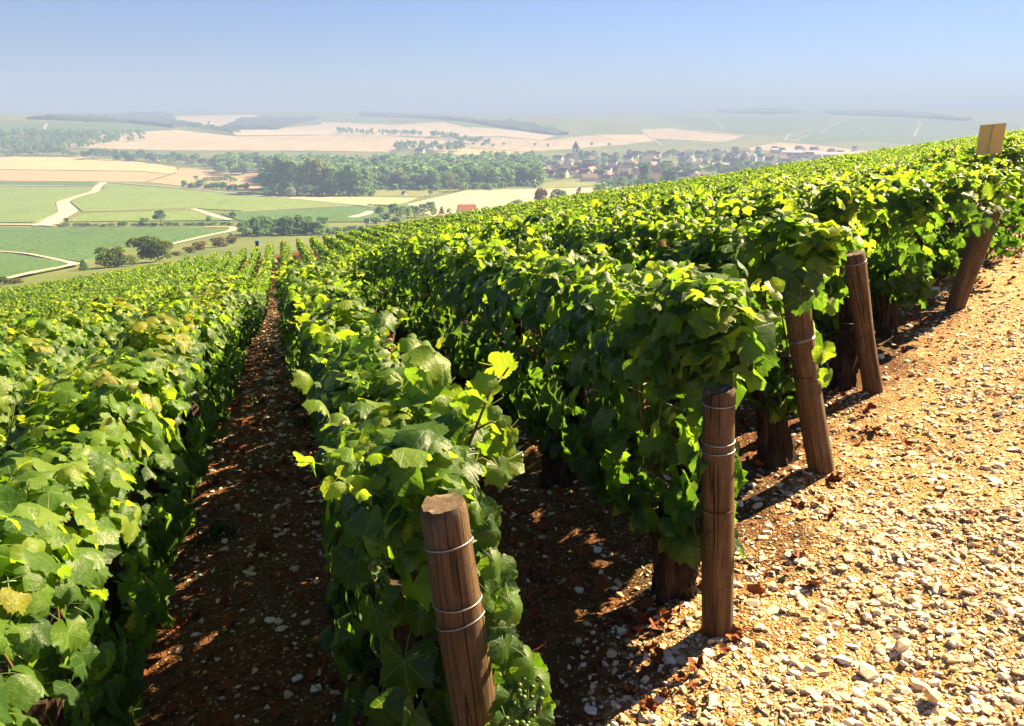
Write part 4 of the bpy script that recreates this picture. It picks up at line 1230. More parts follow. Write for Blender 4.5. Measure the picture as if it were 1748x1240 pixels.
for a in ((1283, 560, 2.66, 104, -97, (.22, .2), .52, vb, 14), (1250, 530, 2.8, 70, 75, (.3, -.4), .72, vb, 14), (1225, 585, 2.78, 52, -100, (-.4, .3), .30, vb, 1), (1250, 640, 2.75, 50, -70, (.9, .1), .25, vb, 7),
          (1180, 478, 3.3, 32, -80, (.3, -.6), .90, vb, 2), (1310, 545, 2.85, 40, 10, (-.3, .6), .6, vb, 4), (1222, 505, 2.9, 46, 100, (.2, .8), .74, vb, 6), (1185, 770, 2.8, 52, -85, (1.2, .2), .62, vb, 8),
          (850, 625, 2.25, 60, -15, (.15, -.8), .80, va, 15), (852, 800, 2.15, 58, -75, (.8, .3), .62, va, 9), (872, 735, 2.2, 56, -80, (.9, .4), .55, va, 2), (745, 735, 2.15, 84, -60, (.1, .9), .40, va, 10),
          (700, 600, 2.5, 58, 20, (.1, .7), .80, va, 4), (655, 540, 2.9, 50, -60, (.6, 1.0), .5, va, 5), (690, 1130, 1.95, 110, -88, (-.3, .2), .18, va, 6), (600, 960, 2.15, 80, -95, (-.4, .2), .24, va, 3),
          (830, 670, 2.2, 56, 110, (.2, -.4), .72, va, 11), (780, 770, 2.15, 70, -110, (.1, .4), .45, va, 12), (845, 960, 1.98, 54, -60, (.9, .4), .62, va, 1), (880, 1035, 1.92, 60, -40, (1.0, .5), .6, va, 2),
          (860, 1100, 1.9, 58, -110, (1.0, .4), .5, va, 7), (905, 1130, 1.88, 62, -50, (1.0, .5), .62, va, 8), (870, 1190, 1.85, 70, -95, (.9, .3), .45, va, 9), (835, 1015, 1.95, 50, -30, (.9, .2), .6, va, 10),
          (850, 1070, 1.95, 56, -130, (.8, .1), .3, va, 4), (930, 1165, 1.87, 44, -20, (1.0, .6), .66, va, 5), (840, 905, 2.0, 60, -50, (.7, .2), .3, va, 11), (865, 1235, 1.82, 76, -90, (.8, .2), .4, va, 3),
          (1352, 470, 3.7, 52, -95, (-.3, .2), .28, vc, 1), (1385, 480, 3.75, 46, -80, (.1, .4), .4, vc, 4), (1365, 510, 3.65, 50, -100, (-.2, .1), .22, vc, 7), (1400, 440, 3.8, 44, -40, (.3, .6), .66, vc, 2), (1340, 440, 3.8, 44, -120, (-.2, .7), .6, vc, 5),
          (1420, 520, 3.75, 34, -75, (.7, .1), .7, vc, 9), (1405, 600, 3.7, 44, -70, (.3, -.2), .78, vc, 10), (1415, 640, 3.65, 34, -95, (.4, -.2), .72, vc, 12), (1378, 465, 3.7, 40, -60, (.4, .5), .5, vc, 13),
          (1680, 365, 6.3, 34, -95, (-.2, .2), .3, ve, 1), (1700, 350, 6.4, 30, -60, (.2, .5), .7, ve, 3), (1665, 355, 6.3, 30, -120, (-.3, .4), .4, ve, 5), (1690, 330, 6.5, 28, 60, (.2, -.4), .75, ve, 7), (1715, 360, 6.5, 26, -30, (.3, .3), .6, ve, 9), (1672, 385, 6.2, 30, -90, (-.2, .1), .2, ve, 11), (1700, 385, 6.4, 26, -70, (.3, .1), .35, ve, 2), (1658, 335, 6.5, 28, 100, (.1, .5), .6, ve, 6), (1722, 335, 6.6, 22, 40, (.2, .3), .8, ve, 0),
          (640, 1040, 2.05, 84, -80, (-.3, .3), .22, va, 12), (720, 1040, 1.98, 80, -100, (-.1, .3), .22, va, 8), (650, 1200, 1.9, 80, -85, (-.4, .2), .16, va, 13), (700, 900, 2.0, 84, -80, (-.1, .4), .26, va, 1)):
    screen_leaf(*a)
_hr = random.Random(88)
for i in range(44):                  # the drooping side of the nearest vine, right of its post
    t_ = i / 43.0
    screen_leaf(822 + 60 * t_ + _hr.uniform(-18, 6 + 48 * t_), 850 + 400 * t_ + _hr.uniform(-20, 20), 2.12 - .20 * t_ + _hr.uniform(-.05, .08), _hr.uniform(44, 72), _hr.uniform(-130, -45),
                (_hr.uniform(-.2, 1.2), _hr.uniform(-.1, .8)), _hr.uniform(.2, .68), va, _hr.randrange(14))
for i in range(62):                  # the second row's leafy end, spilling over its post
    t_ = _hr.random(); y_ = 500 + 150 * _hr.random() ** 1.3
    x_ = 1090 + 205 * t_
    if y_ > 600 and x_ > 1255: continue
    screen_leaf(x_, y_ + 14 * _hr.random(), 3.0 - .28 * t_ + _hr.uniform(-.06, .10), _hr.uniform(40, 76), _hr.uniform(-140, -40) if y_ > 530 else _hr.uniform(0, 360),
                (_hr.uniform(-.6, .8), _hr.uniform(-.4, .9)), min(.9, _hr.uniform(.25, .6) + (.28 if y_ < 545 else 0)), vb, _hr.randrange(14))
for i in range(26):                  # and the tips of the nearest row's top, right of its middle
    t_ = _hr.random(); screen_leaf(720 + 150 * t_, 610 + 130 * t_ + _hr.uniform(-25, 70), 2.45 - .25 * t_ + _hr.uniform(-.05, .1), _hr.uniform(44, 78), _hr.uniform(-150, -30), (_hr.uniform(-.3, .9), _hr.uniform(-.5, 1.0)), _hr.uniform(.4, .85), va, _hr.randrange(14))
for par, a, b in ((va, (800, 760, 2.16), (868, 628, 2.26)), (va, (790, 800, 2.12), (856, 800, 2.16)), (va, (800, 740, 2.16), (876, 735, 2.2)), 
                  (vb, (1190, 640, 2.85), (1312, 538, 2.8)), (vb, (1210, 600, 2.82), (1268, 500, 2.84))):
    p0, p1 = P(*a), P(*b); inv = (Matrix.Translation(par.location) @ Matrix.Rotation(RA, 4, 'Z')).inverted()
    pm = (p0 + p1) / 2 + Vector((0, 0, .03))
    v, q_, t_ = tube([inv @ p0, inv @ pm, inv @ p1], [.0045, .0038, .0028], 6)
    place("shoot", np_mesh("vine_shoot", v, [q_, t_], M['shoot'], smooth_shade=True), par)
for (px, py, D, par, g) in ((648, 945, 2.0, va, 0), (907, 1170, 1.85, va, 1), (885, 1215, 1.82, va, 0), (790, 1000, 2.06, va, 1)):
    p = P(px, py, D); loc = (Matrix.Translation(par.location) @ Matrix.Rotation(RA, 4, 'Z')).inverted() @ p
    place("grape_cluster", GRAPES[g], par, loc)

# ------------------------------------------------------------------ end posts with their wires
def wire_ring(r, z, mat, tilt=(0, 0), gauge=.0028, turns=1.0, squash=1.0):
    pts = []
    for a in np.linspace(0, 2 * math.pi * turns, int(28 * turns) + 1):
        x, y = math.cos(a) * (r + gauge * .8), math.sin(a) * (r + gauge * .8)
        pts.append((x, y, z + x * tilt[0] + y * tilt[1] + .007 * (a / 6.283)))
    v, q, t = tube(pts, [gauge] * len(pts), 6)
    return np_mesh("wire_loop", v, [q, t], mat, smooth_shade=True)
POSTLOG = []
def end_post(base, top, r, label, loops, seed, detail=True, top_cut=0.0, lean_y=0.0, h=None):
    rng = np.random.default_rng(seed)
    if isinstance(base[0], int):       # pixel of the foot and of the head: the foot stands on the soil there, the head above it
        b0 = near_at(*base); rx, ry, rz_ = ray(*top); s_ = (b0.y + lean_y) / ry
        b1 = Vector((rx * s_, ry * s_, rz_ * s_)); h = (b1 - b0).length; rot = (b1 - b0).normalized()
        X, Y, Zg = b0
    else:
        X, Y = to_xy(*base); Zg = Hs(X, Y); rot = Vector((top, 0, 1)).normalized()
    t = empty("vineyard_post", (X, Y, Zg)); tag(t, label, "post", "end posts of the vine rows")
    t.rotation_mode = 'QUATERNION'; t.rotation_quaternion = Vector((0, 0, 1)).rotation_difference(rot)
    POSTLOG.append((label[:30], round(h, 3), round(X, 2), round(Y, 2), [round(q, 2) for q in to_uv(X, Y)]))
    loops = [(z * h, *rest) for z, *rest in loops]
    n, kk = (28, 22) if detail else (12, 6)
    zz = np.linspace(-.18, h, kk); ang = np.arange(n) / n * 2 * math.pi
    prof = 1 + .03 * np.sin(zz * 3 + seed) + .02 * np.sin(zz * 8 + seed * 2)
    wob = np.stack([1 + .018 * np.sin(2 * ang + seed + q) + .012 * np.sin(5 * ang + q * 4) + rng.normal(0, .006, n) for q in zz])
    pts = np.stack([.008 * np.sin(zz * 3 + seed), .008 * np.cos(zz * 2.4), zz], -1)
    V, Q, T3 = tube(pts, r * prof, n, False, wob)
    # worn, chamfered head
    topring = V[-n:].copy(); c = topring.mean(0)
    ring2 = c + (topring - c) * .90 + np.array([0, 0, .014]); ring2[:, 2] += top_cut * (ring2[:, 0] - c[0]) + rng.normal(0, .003, n)
    V2 = np.concatenate([V, ring2]); o2 = len(V)
    Q2 = np.array([(o2 - n + j, o2 - n + (j + 1) % n, o2 + (j + 1) % n, o2 + j) for j in range(n)])
    place("shaft", np_mesh("post_shaft", V2, [np.concatenate([Q, Q2])], M['wood'], smooth_shade=True), t)
    ring3 = c + (ring2 - c) * .5; ring3[:, 2] = ring2[:, 2].mean() + top_cut * (ring3[:, 0] - c[0]) - .001 + 0
    V3 = np.concatenate([ring2 + [0, 0, .0005], ring3, [ring3.mean(0) - [0, 0, .003]]])
    Q3 = np.array([(j, (j + 1) % n, n + (j + 1) % n, n + j) for j in range(n)]); T4 = np.array([(n + j, n + (j + 1) % n, 2 * n) for j in range(n)])
    place("post_top", np_mesh("post_top", V3, [Q3, T4], M['endgrain'], smooth_shade=True), t)
    for (z, kind, tl, turns) in loops:
        rad = r * (1 + .03 * math.sin(z * 3 + seed) + .02 * math.sin(z * 8 + seed * 2)) * 1.012
        cx, cy_ = .008 * math.sin(z * 3 + seed), .008 * math.cos(z * 2.4)
        place("wire_loop", wire_ring(rad, z, M[kind], tl, (.0021 if kind == 'wire' else .0026), turns), t, (cx, cy_, 0))
    # trellis wires run from the post back into the row
    if detail:
        d = Vector((-SA, CA, 0))
        for z in (h * .86, h * .5):
            p0 = Vector((0, 0, z)) + d * r; p1 = p0 + d * 2.2 + Vector((0, 0, -.25))
            v_, q_, t_ = tube([p0, (p0 + p1) / 2 - Vector((0, 0, .01)), p1], [.0016] * 3, 5)
            place("trellis_wire", np_mesh("trellis_wire", v_, [q_, t_], M['wire'], smooth_shade=True), t)
    return t
end_post((840, 1480), (763, 866), .056, "nearest short wooden post, cut off by the lower picture edge, with three bright wire loops",
         [(.915, 'wire', (.10, -.14), 1), (.77, 'wire', (.03, -.05), 1), (.72, 'wire', (.22, -.16), 1), (.42, 'rust', (.14, .05), 2.0)], 1, True, .02)
end_post((1222, 1085), (1231, 668), .0555, "upright grey-brown post with flat weathered head in front of the second row's thick trunk",
         [(.955, 'wire', (-.02, .02), 1), (.81, 'wire', (0, .03), 1), (.772, 'wire', (.02, -.06), 1), (.545, 'rust', (0, .02), 1)], 2, True, 0)
end_post((1403, 805), (1358, 495), .064, "leaning honey-brown post beside a thick trunk, its head hidden in leaves",
         [(.735, 'wire', (.05, -.12), 2.0), (.55, 'rust', (.0, .05), 1)], 3, True, 0)
end_post((1494, 672), (1457, 436), .061, "left-leaning post with bare pale head, next to the leafy end of its row",
         [(.95, 'wire', (.04, .08), 1), (.80, 'rust', (.1, .05), 1.6), (.44, 'rust', (.0, .05), 1)], 4, True, .03)
end_post((1631, 530), (1690, 360), .080, "dark post leaning right under leaves below the yellow sign",
         [(.62, 'rust', (.05, .05), 1)], 5, True, 0)
for kx, lean, lab in ((6, -.05, "dark post just right of the right-leaning post, under leaves"), (7, -.1, "dark post behind the sign pole"), (8, -.06, "dark upright post at the right picture edge"),
                      (9, -.08, "small far post at the right edge of the track"), (10, .03, "farthest dark post by the track at the right edge")):
    vv = V0 + SPACING * kx
    end_post((row_start(vv) - .02, vv), lean, .07, lab, [(.7, 'rust', (0, 0), 1)], 10 + kx, h=1.0)

# thin stakes inside the rows that stick out of the leaves
def stake(px, py, D, h, r, label, mat='wood', lean=0.0):
    p = P(px, py, D)
    t = empty("stake", (p.x, p.y, p.z - h), 0); tag(t, label, "stake")
    v, q, t3 = tube([(0, 0, -.05), (lean * .5, 0, h * .5), (lean, 0, h)], [r, r * .95, r * .9], 8)
    place("shaft", np_mesh("stake_shaft", v, [q, t3], M[mat], smooth_shade=True), t)
stake(1090, 381, 6.4, 1.35, .03, "reddish-brown stake head standing out of the leaves in mid vineyard")
stake(1668, 352, 8.6, 1.35, .06, "thick dark stake head in the leaves below the yellow sign")
stake(481, 411, 50, 1.4, .045, "orange-brown stake at the far end of the dirt path", 'rust')

# ------------------------------------------------------------------ the sign, seen from behind
pb = P(1690, 412, 10.6)
gz = Hs(pb.x, pb.y)
sg = empty("sign", (pb.x, pb.y, gz), math.radians(-6)); tag(sg, "blank yellowish square sign, seen from behind, on a thin pole by the track", "sign")
_r = ray(1698, 212); ptop = Vector(_r) * (pb.y / _r[1]); hs = ptop.z - gz
lean_x = (ptop.x - pb.x)
v, q, t3 = tube([(0, .02, -.1), (lean_x * .5, .02, hs * .5), (lean_x, .02, hs - .02)], [.018, .018, .018], 8)
place("pole", np_mesh("sign_pole", v, [q, t3], M['pole'], smooth_shade=True), sg)
bw, bh = .315, .375
for sx in (-1, 1):
    bm = bmesh.new(); bmesh.ops.create_cube(bm, size=1)
    for vt in bm.verts:
        vt.co = Vector((lean_x + sx * (bw / 4) + vt.co.x * (bw / 2 - .001), -.001 + vt.co.y * .006 + abs(0) + (abs(vt.co.x * 1 + sx * .5)) * .012, hs - bh / 2 + vt.co.z * bh + (vt.co.x * bw * .5 + sx * bw * .25) * .09))
    bmesh.ops.bevel(bm, geom=bm.edges[:], offset=.0015, segments=1, affect='EDGES')
    place("board", bm_mesh("sign_board", bm, M['sign']), sg)
bm = bmesh.new(); bmesh.ops.create_cube(bm, size=1)
for vt in bm.verts: vt.co = Vector((lean_x + vt.co.x * .022, -.010 + vt.co.y * .010, hs - bh / 2 + vt.co.z * bh * .99))
place("rib", bm_mesh("sign_rib", bm, M['sign']), sg)

pw = P(626, 378, 66)
ws = empty("board", (pw.x, pw.y, pw.z - .9)); tag(ws, "small white board on a stake behind the vineyard's far edge", "board")
place("panel", boxm("white_panel", -.22, .22, -.015, .015, .75, 1.15, M['white']), ws); place("stake", boxm("panel_stake", -.02, .02, .016, .05, -.6, 1.1, M['wood']), ws)
pbx = P(439, 413.5, 62)
bx = empty("crate", (pbx.x, pbx.y, pbx.z - .1)); tag(bx, "small bright blue crate at the far end of the rows left of the path", "crate")
place("body", boxm("crate_body", -.14, .14, -.1, .1, .0, .16, M['blue']), bx); place("rim", boxm("crate_rim", -.155, .155, -.115, .115, .162, .19, M['blue']), bx)
place("bottom", boxm("crate_bottom", -.12, .12, -.09, .09, -1.2, -.002, M['wood']), bx)

# ------------------------------------------------------------------ stones on the track and between the rows
def stone_template(rng, n):
    p = rng.normal(size=(n, 3)); p /= np.linalg.norm(p, axis=1)[:, None]
    p = np.sign(p) * np.abs(p) ** .8; p *= np.array([.5, .5 * rng.uniform(.55, 1.0), .5 * rng.uniform(.22, .55)]) * rng.uniform(.8, 1.12, (n, 1))
    bm = bmesh.new()
    for c in p: bm.verts.new(c)
    r = bmesh.ops.convex_hull(bm, input=bm.verts[:])
    bmesh.ops.delete(bm, geom=[g for g in r['geom_interior'] if isinstance(g, bmesh.types.BMVert)] , context='VERTS')
    bmesh.ops.triangulate(bm, faces=bm.faces[:])
    bm.verts.index_update()
    V = np.array([v.co[:] for v in bm.verts]); F = np.array([[v.index for v in f.verts] for f in bm.faces]); bm.free()
    return V, F
sr = np.random.default_rng(1234)
ST_FAR = [stone_template(sr, 11) for _ in range(12)]
ST_TINY = [stone_template(sr, 7) for _ in range(12)]
ST_NEAR = [stone_template(sr, 26) for _ in range(18)]
def rot_mats(rng, n, tilt=.30):
    a = rng.uniform(0, 2*math.pi, n); b = rng.normal(0, tilt, n); c = rng.normal(0, tilt, n)
    z = np.zeros(n); o = np.ones(n)
    Rz = np.stack([np.stack([np.cos(a), -np.sin(a), z], -1), np.stack([np.sin(a), np.cos(a), z], -1), np.stack([z, z, o], -1)], 1)
    Rx = np.stack([np.stack([o, z, z], -1), np.stack([z, np.cos(b), -np.sin(b)], -1), np.stack([z, np.sin(b), np.cos(b)], -1)], 1)
    Ry = np.stack([np.stack([np.cos(c), z, np.sin(c)], -1), np.stack([z, o, z], -1), np.stack([-np.sin(c), z, np.cos(c)], -1)], 1)
    return Rz @ Rx @ Ry
def in_frame(X, Y, Z, pad=60):
    dep = Y * CP - Z * SP
    sx = 874 + X / np.maximum(dep, .01) * FPX; sy = 620 - (Y * SP + Z * CP) / np.maximum(dep, .01) * FPX
    return (dep > .3) & (sx > -pad) & (sx < 1748 + pad) & (sy > 150) & (sy < 1240 + pad), dep
def surf(X, Y):                     # height of the built ground sheet, its small relief included
    R = np.hypot(X, Y); w = 1 - smooth(R, 14, 40)
    return H(X, Y) + w * ((vnoise(X*2.3, Y*2.3, 11) - .5) * .05 + (vnoise(X*9, Y*9, 12) - .5) * .022 + (vnoise(X*27, Y*27, 13) - .5) * .012 * (1 - smooth(R, 5, 12)))
pts = []
for r0, r1, dens_t, dens_s, med, sig, cap in ((.9, 3.9, 7000, 400, .0145, .60, .052), (3.9, 8.0, 1750, 360, .0195, .55, .062), (8.0, 18, 230, 170, .038, .42, .085), (18, 40, 50, 60, .06, .3, .10)):
    a0, a1 = math.radians(-44), math.radians(56 if r0 < 8 else 46)
    area = (r1*r1 - r0*r0) * (a1 - a0) / 2
    n = int(area * dens_t)
    R = np.sqrt(sr.uniform(r0*r0, r1*r1, n)); A = sr.uniform(a0, a1, n)
    X, Y = R * np.sin(A), R * np.cos(A)
    g = gravel_amount(X, Y)
    patch = .35 + 1.1 * vnoise(X * 1.3, Y * 1.3, 21)
    prob = np.where(g > .5, g * np.clip(patch + .15, .3, 1), g * .5 + dens_s / dens_t * patch * .75)
    keep = sr.random(n) < prob
    X, Y, g = X[keep], Y[keep], g[keep]
    s = np.clip(med * np.exp(sr.normal(0, sig, len(X))), .007, cap) * np.where(g > .5, 1, 1.1)
    Z = surf(X, Y)
    ok, dep = in_frame(X, Y, Z, 420)
    pts.append(np.stack([X, Y, Z, s, dep, g], -1)[ok])
pts = np.concatenate(pts)
# a few big pale stones where the photo shows them
big = [(612, 1193, .075), (507, 1160, .05), (572, 1187, .045), (988, 1010, .065), (1096, 988, .075), (1320, 1050, .075), (1540, 1105, .07), (1600, 1010, .07), (1125, 1072, .05), (1182, 1085, .05), (1338, 1082, .06),
       (1605, 870, .07), (1690, 985, .06), (1480, 1150, .07), (1350, 1160, .06), (1590, 1190, .075), (1220, 790, .06), (1285, 830, .06), (1320, 800, .06), (1440, 1130, .06), (1500, 1015, .07), (350, 1180, .03), (380, 1195, .03), (430, 1000, .03)]
bp = []
for px, py, s in big:
    p = near_at(px, py); bp.append((p.x, p.y, p.z, s, p.y * CP - p.z * SP, 1))
pts = np.concatenate([np.array(bp), pts])
vis = pts[:, 3] / pts[:, 4]
vis = np.where(in_frame(pts[:, 0], pts[:, 1], pts[:, 2], -4)[0], vis, 0)
vis[:len(bp)] += 1
order = np.argsort(-vis)
singles, mass = pts[order[:300]], pts[order[300:]]
ST_MESH = [np_mesh("stone", V, F, M['stone'], attrs={"tint": np.full(len(V), .25)}) for V, F in ST_NEAR]
for (x, y, z, s, d, g) in singles:
    par = TRACK if g > .5 and to_uv(x, y)[0] < row_start(to_uv(x, y)[1]) else SOIL
    o = place("stone", ST_MESH[int(sr.integers(len(ST_MESH)))], par, (x, y, z + s * .06), (float(sr.normal(0, .24)), float(sr.normal(0, .24)), float(sr.uniform(0, 6.28))), (s, s, s * .9))
    o["single"] = .75
def stone_mass(arr, name, temps, par):
    Vs, Fs, Ts, off = [], [], [], 0
    k = sr.integers(0, len(temps), len(arr))
    for t, (V, F) in enumerate(temps):
        a = arr[k == t]
        if not len(a): continue
        Rm = rot_mats(sr, len(a))
        W = np.einsum('nij,vj->nvi', Rm, V) * a[:, 3][:, None, None] + a[:, None, :3]; W[:, :, 2] += a[:, 3][:, None] * .04
        Vs.append(W.reshape(-1, 3)); Fs.append((F[None] + (np.arange(len(a)) * len(V))[:, None, None] + off).reshape(-1, 3)); off += W.shape[0] * W.shape[1]
        Ts.append(np.repeat(np.clip(sr.normal(.55, .25, len(a)), 0, 1), len(V)))
    o = place(name, np_mesh(name, np.concatenate(Vs), np.concatenate(Fs), M['stone'], attrs={"tint": np.concatenate(Ts)}), par); o["kind"] = "stuff"
vis_m = mass[:, 3] / mass[:, 4] * FPX * .585 > 4.6      # stones that show larger get more facets
mass = mass[(mass[:, 3] / mass[:, 4] * FPX * .585 > 1.9) | (mass[:, 5] < .5)]; vis_m = mass[:, 3] / mass[:, 4] * FPX * .585 > 4.6
ont = mass[:, 5] > .5
stone_mass(mass[ont & vis_m], "gravel", ST_FAR, TRACK)
stone_mass(mass[ont & ~vis_m], "fine_gravel", ST_TINY, TRACK)
stone_mass(mass[~ont & vis_m], "gravel", ST_FAR, SOIL)
stone_mass(mass[~ont & ~vis_m], "fine_gravel", ST_TINY, SOIL)

# ------------------------------------------------------------------ fallen leaves, twigs, weeds
def dry_template(rng):
    V, F, UV = leaf_template(rng, HALF_MID, 6)
    r = np.hypot(V[:, 0], V[:, 1]); a = np.arctan2(V[:, 0], V[:, 1])
    V = V.copy(); V[:, 2] = .55 * r**1.6 * (.4 + np.abs(np.sin(1.5 * a + rng.uniform(0, 6)))) + rng.normal(0, .05, len(V)) * (r > .1); V[:, 0] *= rng.uniform(.6, .95)
    return V, F, UV
DRY = [dry_template(sr) for _ in range(8)]
DRY_MESH = [np_mesh("dry_leaf", V, F, M['dry_leaf'], smooth_shade=False) for V, F, UV in DRY]
dry_spots = [(1545, 765, .085, "crumpled bright red-brown leaf alone on the sunlit gravel"), (1418, 888, .06, "dark red leaf half under stones on the gravel"), (1285, 1020, .08, "red-brown leaf right beside the foot of the upright post"),
             (1268, 1045, .06, "small red leaf below the leaf at the upright post's foot"), (1108, 1215, .085, "orange curled dead leaf near the lower edge between nearest posts"), (1085, 1190, .05, "small orange leaf beside the curled one near the lower edge"),
             (1032, 1078, .09, "large dull-red dead leaf on the soil between the two nearest posts"), (1062, 1060, .07, "rust-brown dead leaf above the large one on the soil"), (985, 1098, .06, "small reddish leaf on the soil near the nearest vine's right side"),
             (945, 1165, .06, "orange-red leaf under the green leaves of the nearest vine"), (905, 900, .07, "red-brown leaf on the stony soil between the first two rows"), (1270, 930, .06, "red leaf against the stones right of the upright post"),
             (690, 1010, .06, None), (560, 945, .06, None), (475, 1190, .07, "dark red leaf on the shaded path near the lower edge")]
for px, py, s, lab in dry_spots:
    p = near_at(px, py)
    o = place("dead_leaf", DRY_MESH[int(sr.integers(8))], None, (p.x, p.y, p.z + .012), (float(sr.normal(0, .4)), float(sr.normal(0, .4)), float(sr.uniform(0, 6))), (s, s, s))
    tag(o, lab or "dull red dead leaf lying on the dark soil of the path", "dead leaf", "fallen vine leaves")
# litter gathers under and between the rows
L = []
for _ in range(5200):
    r = math.sqrt(sr.uniform(1.0, 13.0**2)); a = sr.uniform(-.62, .72)
    x, y = r * math.sin(a), r * math.cos(a); u, v = to_uv(x, y)
    if u < row_start(v) - .25: 
        if sr.random() > .035: continue
    L.append((x, y))
L = np.array(L)
keep = vnoise(L[:, 0] * 1.6, L[:, 1] * 1.6, 31) > .30
L = L[keep]; ok, dep = in_frame(L[:, 0], L[:, 1], surf(L[:, 0], L[:, 1])); L = L[ok]
Zl = surf(L[:, 0], L[:, 1]) + sr.uniform(.004, .018, len(L))
Rm = rot_mats(sr, len(L), .45)
me = leaves_mesh("leaf_litter", sr, DRY, np.c_[L, Zl], Rm, sr.uniform(.035, .085, len(L)), np.zeros(len(L)), M['dry_leaf'])
tag(place("leaf_litter", me), kind="stuff")
def twig_mesh(seed):
    rng = np.random.default_rng(seed); q = np.linspace(0, 1, 6)
    p = np.stack([q - .5, .10 * np.sin(q * 5 + rng.uniform(0, 6)), .03 * rng.normal(size=6)], -1)
    v, f, t = tube(p, np.array([.016, .018, .016, .015, .012, .007]), 6)
    return v, f, t
TW = [twig_mesh(i) for i in range(5)]
TW_MESH = [np_mesh("twig", v, [f, t], M['twig']) for v, f, t in TW]
for px, py, s, rz, lab in ((1405, 928, .20, .1, "dark crooked twig lying on the sunlit gravel"), (1200, 1158, .16, -.6, "pale twig on the soil just below the upright post"), (1090, 1035, .10, 1.3, "short pale twig upright in the soil left of the trunk"),
                           (1030, 1112, .26, -.35, "long brown twig on the soil between the nearest posts"), (1065, 880, .22, .2, "thin twig on the ground left of the second row's trunk"), (1270, 1000, .16, .5, "pale twig at the upright post's foot"),
                           (920, 915, .24, -.8, "thin dark twig on the soil behind the nearest vine")):
    p = near_at(px, py)
    tag(place("twig", TW_MESH[int(sr.integers(5))], None, (p.x, p.y, p.z + .008), (0, float(sr.normal(0, .06)), rz), (s, s, s)), lab, "twig")
Vs, Qs, Ts, off = [], [], [], 0
for _ in range(420):
    r = math.sqrt(sr.uniform(1.2, 36)); a = sr.uniform(-.5, .6); x, y = r * math.sin(a), r * math.cos(a); u, v = to_uv(x, y)
    if u < row_start(v) - .5 and sr.random() > .15: continue
    tv, tq, tt = TW[int(sr.integers(5))]; s = sr.uniform(.04, .16); c, sn = math.cos(q0 := sr.uniform(0, 6.28)), math.sin(q0)
    z = float(surf(np.array([x]), np.array([y]))[0]) + .006
    Vs.append(np.stack([(tv[:, 0]*c - tv[:, 1]*sn) * s + x, (tv[:, 0]*sn + tv[:, 1]*c) * s + y, tv[:, 2] * s + z], -1)); Qs.append(tq + off); Ts.append(tt + off); off += len(tv)
tag(place("twig_litter", np_mesh("twig_litter", np.concatenate(Vs), [np.concatenate(Qs), np.concatenate(Ts)], M['twig'])), kind="stuff")
def tufts(name, spots, mat, blade_h, nb):
    Vs, off = [], 0
    for (x, y, rad) in spots:
        for _ in range(nb):
            a = sr.uniform(0, 6.28); rr = rad * math.sqrt(sr.random()); bx_, by_ = x + math.cos(a)*rr, y + math.sin(a)*rr
            z = float(surf(np.array([bx_]), np.array([by_]))[0]); h = blade_h * sr.uniform(.4, 1.2); w = h * .14; d = sr.uniform(0, 6.28); ln = h * sr.uniform(.2, .9)
            p0 = np.array([bx_, by_, z]); sd_ = np.array([-math.sin(d), math.cos(d), 0]) * w; dv = np.array([math.cos(d), math.sin(d), 0])
            Vs.append(np.array([p0 - sd_, p0 + sd_, p0 + dv*ln*.45 + [0, 0, h*.7] + sd_*.8, p0 + dv*ln*.45 + [0, 0, h*.7] - sd_*.8, p0 + dv*ln + [0, 0, h]]))
    n = len(Vs); b = np.arange(n)[:, None] * 5
    me = np_mesh(name, np.concatenate(Vs), [b + [0, 1, 2, 3], b + [3, 2, 4]], mat)
    tag(place(name, me), kind="stuff")
sp_ = []
for px, py in ((468, 560), (475, 580), (460, 600), (490, 610), (500, 640), (470, 655), (520, 660), (440, 690), (500, 700), (455, 540), (380, 910), (360, 920), (520, 720), (465, 520)):
    p = near_at(px, py); sp_.append((p.x, p.y, .10))
tufts("weeds", sp_, M['weed'], .05, 60)
sp_ = []
for px, py in ((1705, 425), (1725, 418), (1740, 410), (1700, 440), (1720, 400), (1745, 430)):
    p = near_at(px, py); sp_.append((p.x, p.y, .22))
tufts("dry_grass", sp_, M['drygrass'], .07, 70)

# ------------------------------------------------------------------ the summer haze: one even volume round the whole place
hz = MB("haze")
pv = hz.n("ShaderNodeVolumePrincipled")
pv.inputs["Color"].default_value = (.305, .425, .735, 1)
pv.inputs["Density"].default_value = HAZE if 'HAZE' in globals() else 5.0e-4
pv.inputs["Anisotropy"].default_value = 0.0
hz.N.remove(hz.bsdf)
hz.L.new(pv.outputs[0], hz.out.inputs["Volume"])
hzm = boxm("haze", -9300, 9300, -9300, 9300, -72, 112, hz.m)
hz_o = tag(place("haze", hzm), kind="stuff")

